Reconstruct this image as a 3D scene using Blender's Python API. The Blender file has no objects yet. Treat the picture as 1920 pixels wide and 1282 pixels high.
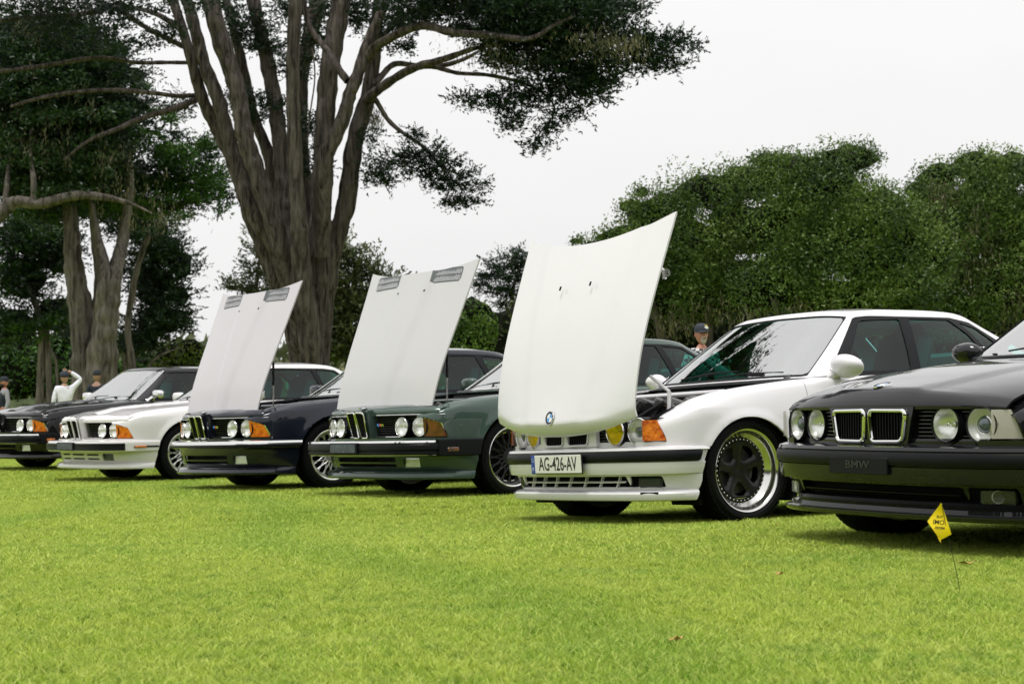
import bpy, bmesh, math, random
import numpy as np
from mathutils import Vector, Matrix
random.seed(7); RNG = np.random.default_rng(7)
SC = bpy.context.scene
COL = SC.collection
R = math.radians

# ------------------------------------------------------------------ camera, sky, sun, exposure
CAM_H, PITCH, ROLL, FPX = 0.605, 0.044978, 0.01209, 3200.0
cam = bpy.data.cameras.new("camera"); camo = bpy.data.objects.new("camera", cam); COL.objects.link(camo)
cam.sensor_width = 36.0; cam.lens = FPX * 36.0 / 1920.0
cam.clip_start = 0.1; cam.clip_end = 3000.0
_cp, _sp, _cr, _sr = math.cos(PITCH), math.sin(PITCH), math.cos(ROLL), math.sin(ROLL)
_R0 = Vector((1, 0, 0)); _U0 = Vector((0, -_sp, _cp)); _F0 = Vector((0, _cp, _sp))
_Rt = _R0 * _cr - _U0 * _sr; _Up = _R0 * _sr + _U0 * _cr
camo.matrix_world = Matrix(((_Rt.x, _Up.x, -_F0.x, 0), (_Rt.y, _Up.y, -_F0.y, 0), (_Rt.z, _Up.z, -_F0.z, CAM_H), (0, 0, 0, 1)))
cam.dof.use_dof = True; cam.dof.focus_distance = 8.6; cam.dof.aperture_fstop = 8.0
SC.camera = camo

def at(px, py, d):
    """the place in the world seen at this spot of the photograph, d metres ahead"""
    a = (px - 960.0) / FPX; b = (641.0 - py) / FPX
    r = _Rt * a + _Up * b + _F0
    return Vector((0, 0, CAM_H)) + r * (d / r.y)

world = bpy.data.worlds.new("World"); SC.world = world; world.use_nodes = True
wn = world.node_tree; wn.nodes.clear()
wout = wn.nodes.new("ShaderNodeOutputWorld")
SUN_EL, SUN_AZ = R(73), R(205)          # sun high behind the camera, veiled by cloud
sky = wn.nodes.new("ShaderNodeTexSky"); sky.sky_type = 'NISHITA'; sky.sun_disc = False
sky.sun_elevation = SUN_EL; sky.sun_rotation = SUN_AZ; sky.air_density = 1.0; sky.dust_density = 3.0
b1 = wn.nodes.new("ShaderNodeBackground"); b1.inputs[1].default_value = 0.05
wn.links.new(sky.outputs[0], b1.inputs[0])
# closed cloud deck, a little brighter towards the zenith as overcast skies are
tc = wn.nodes.new("ShaderNodeTexCoord"); sep = wn.nodes.new("ShaderNodeSeparateXYZ")
wn.links.new(tc.outputs['Generated'], sep.inputs[0])
mr = wn.nodes.new("ShaderNodeMapRange"); mr.inputs[1].default_value = 0.0; mr.inputs[2].default_value = 1.0
mr.inputs[3].default_value = 0.80; mr.inputs[4].default_value = 1.12
wn.links.new(sep.outputs['Z'], mr.inputs[0])
nz = wn.nodes.new("ShaderNodeTexNoise"); nz.inputs['Scale'].default_value = 2.2; nz.inputs['Detail'].default_value = 5.0
mpn = wn.nodes.new("ShaderNodeMapping"); mpn.inputs['Scale'].default_value = (1, 1, 2.5)
wn.links.new(tc.outputs['Generated'], mpn.inputs[0]); wn.links.new(mpn.outputs[0], nz.inputs['Vector'])
mr2 = wn.nodes.new("ShaderNodeMapRange"); mr2.inputs[1].default_value = 0.3; mr2.inputs[2].default_value = 0.7
mr2.inputs[3].default_value = 0.94; mr2.inputs[4].default_value = 1.03
wn.links.new(nz.outputs[0], mr2.inputs[0])
mm = wn.nodes.new("ShaderNodeMath"); mm.operation = 'MULTIPLY'
wn.links.new(mr.outputs[0], mm.inputs[0]); wn.links.new(mr2.outputs[0], mm.inputs[1])
b2 = wn.nodes.new("ShaderNodeBackground"); b2.inputs[0].default_value = (0.970, 0.968, 0.965, 1)
wn.links.new(mm.outputs[0], b2.inputs[1])
mx = wn.nodes.new("ShaderNodeMixShader"); mx.inputs[0].default_value = 0.97
wn.links.new(b1.outputs[0], mx.inputs[1]); wn.links.new(b2.outputs[0], mx.inputs[2]); wn.links.new(mx.outputs[0], wout.inputs[0])

sun = bpy.data.lights.new("sun", 'SUN'); suno = bpy.data.objects.new("sun", sun); COL.objects.link(suno)
sun.energy = 2.3; sun.angle = R(18); sun.color = (1.0, 0.975, 0.94)
_sd = Vector((math.sin(SUN_AZ) * math.cos(SUN_EL), math.cos(SUN_AZ) * math.cos(SUN_EL), math.sin(SUN_EL)))
suno.rotation_euler = _sd.to_track_quat('Z', 'Y').to_euler()
SC.view_settings.view_transform = 'Standard'; SC.view_settings.look = 'None'
SC.view_settings.exposure = 0.22; SC.view_settings.gamma = 1.0; SC.view_settings.use_curve_mapping = False
SC.render.engine = 'CYCLES'; SC.cycles.use_denoising = True
SC.cycles.max_bounces = 10; SC.cycles.transparent_max_bounces = 24; SC.cycles.sample_clamp_indirect = 6.0
SC.cycles.use_adaptive_sampling = True; SC.cycles.adaptive_threshold = 0.02

# ------------------------------------------------------------------ materials
class NT:
    def __init__(s, name):
        s.m = bpy.data.materials.new(name); s.m.use_nodes = True; s.t = s.m.node_tree; s.t.nodes.clear()
        s.out = s.t.nodes.new("ShaderNodeOutputMaterial")
    def n(s, typ, **kw):
        x = s.t.nodes.new(typ)
        for k, v in kw.items():
            if k.startswith('i_'): x.inputs[k[2:].replace('_', ' ')].default_value = v
            else: setattr(x, k, v)
        return x
    def l(s, a, b): s.t.links.new(a, b)

def mat(name, col, rough=0.5, metal=0.0, coat=0.0, spec=0.5, noise=None, bump=None, sheen=0.0, ior=1.5, trans=0.0, coatr=0.03, sub=0.0):
    s = NT(name); p = s.n("ShaderNodeBsdfPrincipled")
    c = (*col, 1)
    p.inputs['Base Color'].default_value = c; p.inputs['Roughness'].default_value = rough
    p.inputs['Metallic'].default_value = metal; p.inputs['Coat Weight'].default_value = coat
    p.inputs['Coat Roughness'].default_value = coatr; p.inputs['Specular IOR Level'].default_value = spec
    p.inputs['IOR'].default_value = ior; p.inputs['Sheen Weight'].default_value = sheen
    p.inputs['Transmission Weight'].default_value = trans
    if sub: p.inputs['Subsurface Weight'].default_value = sub; p.inputs['Subsurface Radius'].default_value = (.02, .01, .006)
    co = s.n("ShaderNodeTexCoord")
    if noise:                                   # (scale, amount, second colour)
        nzz = s.n("ShaderNodeTexNoise"); nzz.inputs['Scale'].default_value = noise[0]; nzz.inputs['Detail'].default_value = 6
        s.l(co.outputs['Object'], nzz.inputs['Vector'])
        rp = s.n("ShaderNodeMapRange"); rp.inputs[1].default_value = .35; rp.inputs[2].default_value = .68
        rp.inputs[3].default_value = 0; rp.inputs[4].default_value = noise[1]; s.l(nzz.outputs[0], rp.inputs[0])
        mxx = s.n("ShaderNodeMix", data_type='RGBA'); mxx.inputs[6].default_value = c; mxx.inputs[7].default_value = (*noise[2], 1)
        s.l(rp.outputs[0], mxx.inputs[0]); s.l(mxx.outputs[2], p.inputs['Base Color'])
    if bump:                                    # (scale, strength, distance)
        nb = s.n("ShaderNodeTexNoise"); nb.inputs['Scale'].default_value = bump[0]; nb.inputs['Detail'].default_value = 4
        s.l(co.outputs['Object'], nb.inputs['Vector'])
        bb = s.n("ShaderNodeBump"); bb.inputs['Strength'].default_value = bump[1]; bb.inputs['Distance'].default_value = bump[2]
        s.l(nb.outputs[0], bb.inputs['Height']); s.l(bb.outputs[0], p.inputs['Normal'])
    s.l(p.outputs[0], s.out.inputs[0])
    return s.m

def paint(name, col, metal=0.0, rough=0.35):
    """car lacquer: base coat under a clear coat, a little orange peel and road dust"""
    s = NT(name); p = s.n("ShaderNodeBsdfPrincipled"); co = s.n("ShaderNodeTexCoord")
    p.inputs['Metallic'].default_value = metal; p.inputs['Roughness'].default_value = rough; p.inputs['Specular IOR Level'].default_value = .5 if sum(col) > .5 else .06
    p.inputs['Coat Weight'].default_value = 1.0; p.inputs['Coat Roughness'].default_value = 0.02; p.inputs['Coat IOR'].default_value = 1.5 if sum(col) > .5 else 1.48
    nzz = s.n("ShaderNodeTexNoise"); nzz.inputs['Scale'].default_value = 3; nzz.inputs['Detail'].default_value = 5
    s.l(co.outputs['Object'], nzz.inputs['Vector'])
    mxx = s.n("ShaderNodeMix", data_type='RGBA'); mxx.inputs[6].default_value = (*col, 1)
    mxx.inputs[7].default_value = (*[c * .93 + .004 for c in col], 1); s.l(nzz.outputs[0], mxx.inputs[0]); s.l(mxx.outputs[2], p.inputs['Base Color'])
    nb = s.n("ShaderNodeTexNoise"); nb.inputs['Scale'].default_value = 9; nb.inputs['Detail'].default_value = 1
    s.l(co.outputs['Object'], nb.inputs['Vector'])
    bb = s.n("ShaderNodeBump"); bb.inputs['Strength'].default_value = .05; bb.inputs['Distance'].default_value = .004
    s.l(nb.outputs[0], bb.inputs['Height']); s.l(bb.outputs[0], p.inputs['Coat Normal'])
    s.l(p.outputs[0], s.out.inputs[0]); return s.m

def glass(name, tint, ior=1.75, rough=0.0, ridges=0):
    s = NT(name); t = s.n("ShaderNodeBsdfTransparent"); t.inputs[0].default_value = (*tint, 1)
    g = s.n("ShaderNodeBsdfGlossy"); g.inputs['Roughness'].default_value = rough; g.inputs[0].default_value = (1, 1, 1, 1)
    f0 = ((ior - 1) / (ior + 1)) ** 2; m = s.n("ShaderNodeMixShader"); geo = s.n("ShaderNodeNewGeometry"); dt = s.n("ShaderNodeVectorMath", operation='DOT_PRODUCT')
    s.l(geo.outputs['Normal'], dt.inputs[0]); s.l(geo.outputs['Incoming'], dt.inputs[1]); ab = s.n("ShaderNodeMath", operation='ABSOLUTE'); s.l(dt.outputs['Value'], ab.inputs[0])
    iv = s.n("ShaderNodeMath", operation='SUBTRACT'); iv.inputs[0].default_value = 1.0; s.l(ab.outputs[0], iv.inputs[1]); pw = s.n("ShaderNodeMath", operation='POWER'); pw.inputs[1].default_value = 5.0; s.l(iv.outputs[0], pw.inputs[0])
    f = s.n("ShaderNodeMath", operation='MULTIPLY_ADD', use_clamp=True); f.inputs[1].default_value = 1 - f0; f.inputs[2].default_value = f0; s.l(pw.outputs[0], f.inputs[0])
    s.l(f.outputs[0], m.inputs[0]); s.l(t.outputs[0], m.inputs[1]); s.l(g.outputs[0], m.inputs[2]); s.l(m.outputs[0], s.out.inputs[0])
    if ridges:
        co = s.n("ShaderNodeTexCoord"); w = s.n("ShaderNodeTexWave"); w.bands_direction = 'Y'; w.inputs['Scale'].default_value = ridges
        s.l(co.outputs['Object'], w.inputs[0]); bb = s.n("ShaderNodeBump"); bb.inputs['Strength'].default_value = 1.0; bb.inputs['Distance'].default_value = .006
        s.l(w.outputs['Color'], bb.inputs['Height']); s.l(bb.outputs[0], g.inputs['Normal'])
    return s.m

def checkmat(name, a, b, sc):
    s = NT(name); p = s.n("ShaderNodeBsdfPrincipled"); p.inputs['Roughness'].default_value = .35; co = s.n("ShaderNodeTexCoord"); ck = s.n("ShaderNodeTexChecker"); ck.inputs['Scale'].default_value = sc
    ck.inputs[1].default_value = (*a, 1); ck.inputs[2].default_value = (*b, 1); s.l(co.outputs['Object'], ck.inputs[0]); s.l(ck.outputs[0], p.inputs['Base Color']); s.l(p.outputs[0], s.out.inputs[0]); return s.m
M = {}
M['white'] = paint("white_lacquer", (.75, .735, .755)); M['black'] = paint("black_lacquer", (.006, .006, .008), rough=.3)
M['green'] = paint("green_metallic", (.050, .082, .068), metal=.35, rough=.38)
M['navy'] = paint("dark_blue_metallic", (.008, .011, .022), metal=.3, rough=.35)
M['cream'] = paint("warm_white_lacquer", (.75, .73, .73))
M["hoodwhite"] = paint('pale_bonnet_look', (.53, .52, .53)); M['hoodgrey'] = paint('pale_grey_bonnet_look', (.53, .50, .535))  # bright look of two raised bonnets put into base colour, replacing body paint
M['rubber'] = mat("black_rubber", (.004, .0045, .006), .42, spec=.2, bump=(180, .2, .001))
M['tyre'] = mat("tyre_rubber", (.0035, .004, .005), .6, spec=.12, noise=(14, .5, (.009, .009, .009)), bump=(60, .3, .002))
M['plastic'] = mat("black_plastic", (.005, .005, .006), .42, spec=.16)
M['slat'] = mat('grille_slat', (.022, .022, .024), .28, spec=.6); M['dark'] = mat("dark_void", (.006, .006, .007), .85, spec=.15)
M['chrome'] = mat("chrome", (.82, .82, .80), .07, metal=1.0)
M['satin'] = mat("polished_aluminium", (.74, .73, .71), .16, metal=1.0, bump=(30, .1, .001))
M['silver'] = mat("silver_wheel_paint", (.62, .62, .61), .28, metal=.75, coat=.5)
M['anthracite'] = mat("anthracite_wheel_paint", (.016, .015, .016), .4, metal=.3, coat=.1)
M['turnback'] = checkmat('indicator_backing', (.70, .68, .64), (.38, .37, .35), 420); M['reflector'] = mat("lamp_reflector", (.92, .92, .90), .30, metal=.85, bump=(60, .3, .003))
M['lens'] = glass("lamp_glass", (.96, .97, .95), 1.5, .02, ridges=60)
M['lens_clear'] = glass("clear_indicator_lens", (.93, .92, .9), 1.4, .05, ridges=45)
M['lens_yellow'] = glass("yellow_lamp_glass", (.93, .80, .05), 1.3, .03, ridges=60)
M['amber'] = mat("amber_lens", (.85, .24, .012), .10, spec=.6, coat=1, bump=(70, 1.0, .004), noise=(26, 1.0, (.42, .05, .003)))
M['amber_dark'] = mat("smoked_amber_lens", (.16, .045, .012), .12, spec=.6, coat=1, bump=(45, .5, .002), noise=(15, .8, (.03, .012, .006)))
M['screen'] = glass("tinted_windscreen", (.22, .66, .56), 6.2)
M['side'] = glass("tinted_side_glass", (.26, .74, .68), 1.5)
M['seat'] = mat("dark_leather", (.03, .028, .027), .5)
M['dash'] = mat("dashboard_plastic", (.035, .037, .04), .6)
M['cloth'] = mat("pale_lining", (.30, .29, .27), .9)
M['paper'] = mat("white_paper", (.82, .81, .78), .7)
M['plate'] = mat("plate_white", (.80, .79, .75), .35)
M['ink'] = mat("black_ink", (.012, .012, .014), .45)
M['blue'] = mat("plate_blue", (.012, .06, .36), .35)
M['skyblue'] = mat("emblem_blue", (.05, .30, .70), .25, coat=1)
M['emwhite'] = mat("emblem_white", (.85, .85, .84), .25, coat=1)
M['red'] = mat("badge_red", (.65, .05, .03), .3)
M['bluebadge'] = mat("badge_blue", (.03, .13, .5), .3)
M['alu'] = mat("cast_aluminium", (.16, .16, .155), .4, metal=.8, bump=(40, .4, .003))
M['hose'] = mat("rubber_hose", (.02, .02, .022), .35)
M['tan'] = mat("tan_cap", (.45, .24, .12), .6)

# ------------------------------------------------------------------ object helpers
def link(o, parent=None):
    COL.objects.link(o)
    if parent is not None: o.parent = parent
    return o
def mesh(name, V, F, m, parent=None, smooth=True, sharp=None):
    me = bpy.data.meshes.new(name)
    V = np.asarray(V, dtype=float)
    me.from_pydata(V.tolist(), [], [list(map(int, f)) for f in F])
    ms = m if isinstance(m, (list, tuple)) else [m]
    for x in ms: me.materials.append(x)
    if smooth: me.polygons.foreach_set('use_smooth', [True] * len(me.polygons))
    me.update()
    if sharp: me.set_sharp_from_angle(angle=R(sharp))
    o = bpy.data.objects.new(name, me); return link(o, parent)
def empty(name, parent=None, loc=(0, 0, 0)):
    o = bpy.data.objects.new(name, None); o.empty_display_size = .1; o.location = loc; return link(o, parent)
def tag(o, label=None, cat=None, group=None, kind=None):
    if label: o['label'] = label
    if cat: o['category'] = cat
    if group: o['group'] = group
    if kind: o['kind'] = kind
    return o
class MB:
    """collects simple shapes into one mesh"""
    def __init__(s): s.V = []; s.F = []; s.mi = []; s.cur = 0
    def add(s, V, F):
        b = len(s.V); s.V += [tuple(map(float, v)) for v in V]; s.F += [[b + int(i) for i in f] for f in F]; s.mi += [s.cur] * len(F); return s
    def box(s, c, d, rot=None, bev=0.0):
        x, y, z = d[0] / 2, d[1] / 2, d[2] / 2
        if bev > 0:
            b = min(bev, x * .9, y * .9, z * .9); P = []
            for sx in (-1, 1):
                for sy in (-1, 1):
                    for sz in (-1, 1):
                        P += [(sx * x, sy * (y - b), sz * (z - b)), (sx * (x - b), sy * y, sz * (z - b)), (sx * (x - b), sy * (y - b), sz * z)]
            bm = bmesh.new(); vs = [bm.verts.new(p) for p in P]; bmesh.ops.convex_hull(bm, input=vs)
            bm.verts.ensure_lookup_table(); bm.verts.index_update()
            P = [v.co.copy() for v in bm.verts]; F = [[v.index for v in f.verts] for f in bm.faces]; bm.free()
        else:
            P = [(sx * x, sy * y, sz * z) for sx in (-1, 1) for sy in (-1, 1) for sz in (-1, 1)]
            F = [(0, 1, 3, 2), (4, 6, 7, 5), (0, 4, 5, 1), (2, 3, 7, 6), (0, 2, 6, 4), (1, 5, 7, 3)]
        P = [Vector(p) for p in P]
        if rot is not None: P = [rot @ p for p in P]
        c = Vector(c); return s.add([p + c for p in P], F)
    def tube(s, pts, r, n=8, cap=True):
        pts = [Vector(p) for p in pts]; rs = r if isinstance(r, (list, tuple)) else [r] * len(pts)
        V = []; F = []; k = len(pts); up = None
        for i, p in enumerate(pts):
            t = (pts[min(i + 1, k - 1)] - pts[max(i - 1, 0)])
            t = t.normalized() if t.length > 1e-9 else Vector((0, 0, 1))
            if up is None: up = Vector((0, 0, 1)) if abs(t.z) < .9 else Vector((1, 0, 0))
            a = t.cross(up); a = a.normalized() if a.length > 1e-6 else Vector((1, 0, 0)); b = a.cross(t).normalized(); up = b
            for j in range(n):
                w = 2 * math.pi * j / n; V.append(p + a * (math.cos(w) * rs[i]) + b * (math.sin(w) * rs[i]))
        for i in range(k - 1):
            for j in range(n): F.append((i * n + j, i * n + (j + 1) % n, (i + 1) * n + (j + 1) % n, (i + 1) * n + j))
        if cap: F.append(list(range(n))[::-1]); F.append([(k - 1) * n + j for j in range(n)])
        return s.add(V, F)
    def lathe(s, prof, n=32, axis='y', c=(0, 0, 0), close=False, rot=None):
        """prof: (axial, radius) pairs turned about an axis"""
        V = []; F = []; k = len(prof)
        for j in range(n):
            w = 2 * math.pi * j / n; cw, sw = math.cos(w), math.sin(w)
            for a, r in prof:
                if axis == 'y': p = Vector((r * cw, a, r * sw))
                elif axis == 'x': p = Vector((a, r * cw, r * sw))
                else: p = Vector((r * cw, r * sw, a))
                if rot is not None: p = rot @ p
                V.append(p + Vector(c))
        for j in range(n):
            j2 = (j + 1) % n
            for i in range(k if close else k - 1):
                i2 = (i + 1) % k; F.append((j * k + i, j * k + i2, j2 * k + i2, j2 * k + i))
        return s.add(V, F)
    def make(s, name, m, parent=None, smooth=False, sharp=35):
        o = mesh(name, s.V, s.F, m, parent, smooth, sharp if smooth else None)
        if isinstance(m, (list, tuple)): o.data.polygons.foreach_set('material_index', s.mi)
        return o

# ------------------------------------------------------------------ curved panels cut out of smooth surfaces
def nspline(t, y, q):
    t = np.asarray(t, float); y = np.asarray(y, float); n = len(t); h = np.diff(t)
    A = np.zeros((n, n)); B = np.zeros((n,) + y.shape[1:]); A[0, 0] = A[-1, -1] = 1
    for i in range(1, n - 1):
        A[i, i - 1] = h[i - 1]; A[i, i] = 2 * (h[i - 1] + h[i]); A[i, i + 1] = h[i]
        B[i] = 6 * ((y[i + 1] - y[i]) / h[i] - (y[i] - y[i - 1]) / h[i - 1])
    Mm = np.linalg.solve(A, B.reshape(n, -1)).reshape(B.shape)
    q = np.asarray(q, float); k = np.clip(np.searchsorted(t, q) - 1, 0, n - 2)
    sh = (len(q),) + (1,) * (y.ndim - 1)
    H = h[k].reshape(sh); a = (t[k + 1] - q).reshape(sh); b = (q - t[k]).reshape(sh)
    return Mm[k] * a ** 3 / (6 * H) + Mm[k + 1] * b ** 3 / (6 * H) + (y[k] / H - Mm[k] * H / 6) * a + (y[k + 1] / H - Mm[k + 1] * H / 6) * b
def pchip(t, y, q):
    t = np.asarray(t, float); y = np.asarray(y, float); q = np.asarray(q, float)
    h = np.diff(t).reshape((-1,) + (1,) * (y.ndim - 1)); d = np.diff(y, axis=0) / h
    m = np.zeros_like(y); m[0] = d[0]; m[-1] = d[-1]
    w1 = 2 * h[1:] + h[:-1]; w2 = h[1:] + 2 * h[:-1]
    with np.errstate(divide='ignore', invalid='ignore'):
        mi = (w1 + w2) / (w1 / d[:-1] + w2 / d[1:])
    m[1:-1] = np.where(d[:-1] * d[1:] > 0, mi, 0)
    k = np.clip(np.searchsorted(t, q) - 1, 0, len(t) - 2); sh = (len(q),) + (1,) * (y.ndim - 1)
    H = (t[k + 1] - t[k]).reshape(sh); s = ((q - t[k]).reshape(sh)) / H
    return (2 * s ** 3 - 3 * s ** 2 + 1) * y[k] + (s ** 3 - 2 * s ** 2 + s) * H * m[k] + (-2 * s ** 3 + 3 * s ** 2) * y[k + 1] + (s ** 3 - s ** 2) * H * m[k + 1]
def itp(tab, x):
    tab = sorted(tab); return np.interp(x, [a for a, b in tab], [b for a, b in tab])
def stp(tab, x):
    tab = sorted(tab); x = np.asarray(x, float)
    r = pchip(np.array([a for a, b in tab]), np.array([b for a, b in tab]), np.atleast_1d(np.clip(x, tab[0][0], tab[-1][0])).ravel())
    return r.reshape(x.shape) if x.shape else float(r[0])
def sdf(poly, X, Y):
    """signed distance to a polygon, positive inside"""
    P = np.asarray(poly, float); d = np.full(X.shape, 1e9); ins = np.zeros(X.shape, bool); n = len(P)
    for i in range(n):
        a = P[i]; b = P[(i + 1) % n]; e = b - a; L = e @ e
        t = np.clip(((X - a[0]) * e[0] + (Y - a[1]) * e[1]) / L, 0, 1)
        d = np.minimum(d, np.hypot(X - a[0] - t * e[0], Y - a[1] - t * e[1]))
        c = ((a[1] > Y) != (b[1] > Y)) & (X < (b[0] - a[0]) * (Y - a[1]) / (b[1] - a[1] + 1e-12) + a[0]); ins ^= c
    return np.where(ins, d, -d)
def clip(P, Mk=None):
    """turn a grid of points into faces, cut along Mk = 0"""
    nu, nv = P.shape[:2]; V = P.reshape(-1, 3); idx = np.arange(nu * nv).reshape(nu, nv)
    q = np.stack([idx[:-1, :-1], idx[1:, :-1], idx[1:, 1:], idx[:-1, 1:]], -1).reshape(-1, 4)
    if Mk is None: return V, q.tolist()
    g = Mk.reshape(-1); k = (g[q] >= 0).sum(1); F = q[k == 4].tolist(); V = V.tolist(); E = {}
    for c in q[(k > 0) & (k < 4)]:
        poly = []
        for i in range(4):
            a, b = int(c[i]), int(c[(i + 1) % 4])
            if g[a] >= 0: poly.append(a)
            if (g[a] >= 0) != (g[b] >= 0):
                key = (min(a, b), max(a, b))
                if key not in E:
                    t = g[key[0]] / (g[key[0]] - g[key[1]]); pa = np.array(V[key[0]]); pb = np.array(V[key[1]])
                    E[key] = len(V); V.append((pa + (pb - pa) * t).tolist())
                poly.append(E[key])
        if len(poly) >= 3: F.append(poly)
    V = np.array(V); used = sorted({i for f in F for i in f}); mp = {o: i for i, o in enumerate(used)}
    return (V[used] if used else V[:0]), [[mp[i] for i in f] for f in F]
def vnormals(V, F):
    N = np.zeros_like(V)
    for f in F:
        a, b, c = V[f[0]], V[f[1]], V[f[2]]
        n = np.cross(b - a, c - a) if len(f) == 3 else np.cross(V[f[2]] - V[f[0]], V[f[3]] - V[f[1]])
        for i in f: N[i] += n
    l = np.linalg.norm(N, axis=1); l[l < 1e-12] = 1; return N / l[:, None]
def thick(V, F, t):
    if not len(F): return V, F
    N = vnormals(V, F); n = len(V); V2 = np.vstack([V, V - N * t]); cnt = {}
    for f in F:
        for i in range(len(f)): cnt[(f[i], f[(i + 1) % len(f)])] = 1
    G = [list(f) for f in F] + [[i + n for i in f][::-1] for f in F]
    for (a, b) in cnt:
        if (b, a) not in cnt: G.append([b, a, a + n, b + n])
    return V2, G
def panel(name, P, Mk, m, parent, t=.012, flip=False, off=0.0, sharp=40):
    V, F = clip(P, Mk)
    if not len(F): return None
    if flip: F = [list(f)[::-1] for f in F]
    if off: V = V + vnormals(V, F) * off
    if t: V, F = thick(V, F, t)
    return mesh(name, V, F, m, parent, True, sharp)
def outline(pts, n=None, step=None):
    """smooth curve through plan points -> points and outward normals"""
    p = np.array(pts, float); d = np.r_[0, np.cumsum(np.hypot(*np.diff(p, axis=0).T))]
    if step: n = int(d[-1] / step) + 1
    q = np.linspace(0, d[-1], n); c = nspline(d, p, q); t = np.gradient(c, axis=0); t /= np.hypot(t[:, 0], t[:, 1])[:, None]
    return c, np.stack([t[:, 1], -t[:, 0]], 1), q
def mirror_pts(h): return [(x, -y) for x, y in h[::-1] if y != 0] + list(h)
def sweep(pl, prof, n=None, step=None, tap=None):
    """profile of (inset, z) carried along a plan curve given right to left; returns grid and arc length"""
    c, nr, q = outline(pl, n, step)
    P = np.zeros((len(c), len(prof), 3)); tp = 1 if tap is None else 1 - .85 * np.clip((np.abs(q - q[-1] / 2) - tap[0]) / (tap[1] - tap[0]), 0, 1) ** 1.5
    for j, (ins, z) in enumerate(prof):
        ins = ins * tp
        P[:, j, 0] = c[:, 0] - nr[:, 0] * ins; P[:, j, 1] = c[:, 1] - nr[:, 1] * ins; P[:, j, 2] = z
    return P, q - q[-1] / 2
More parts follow.
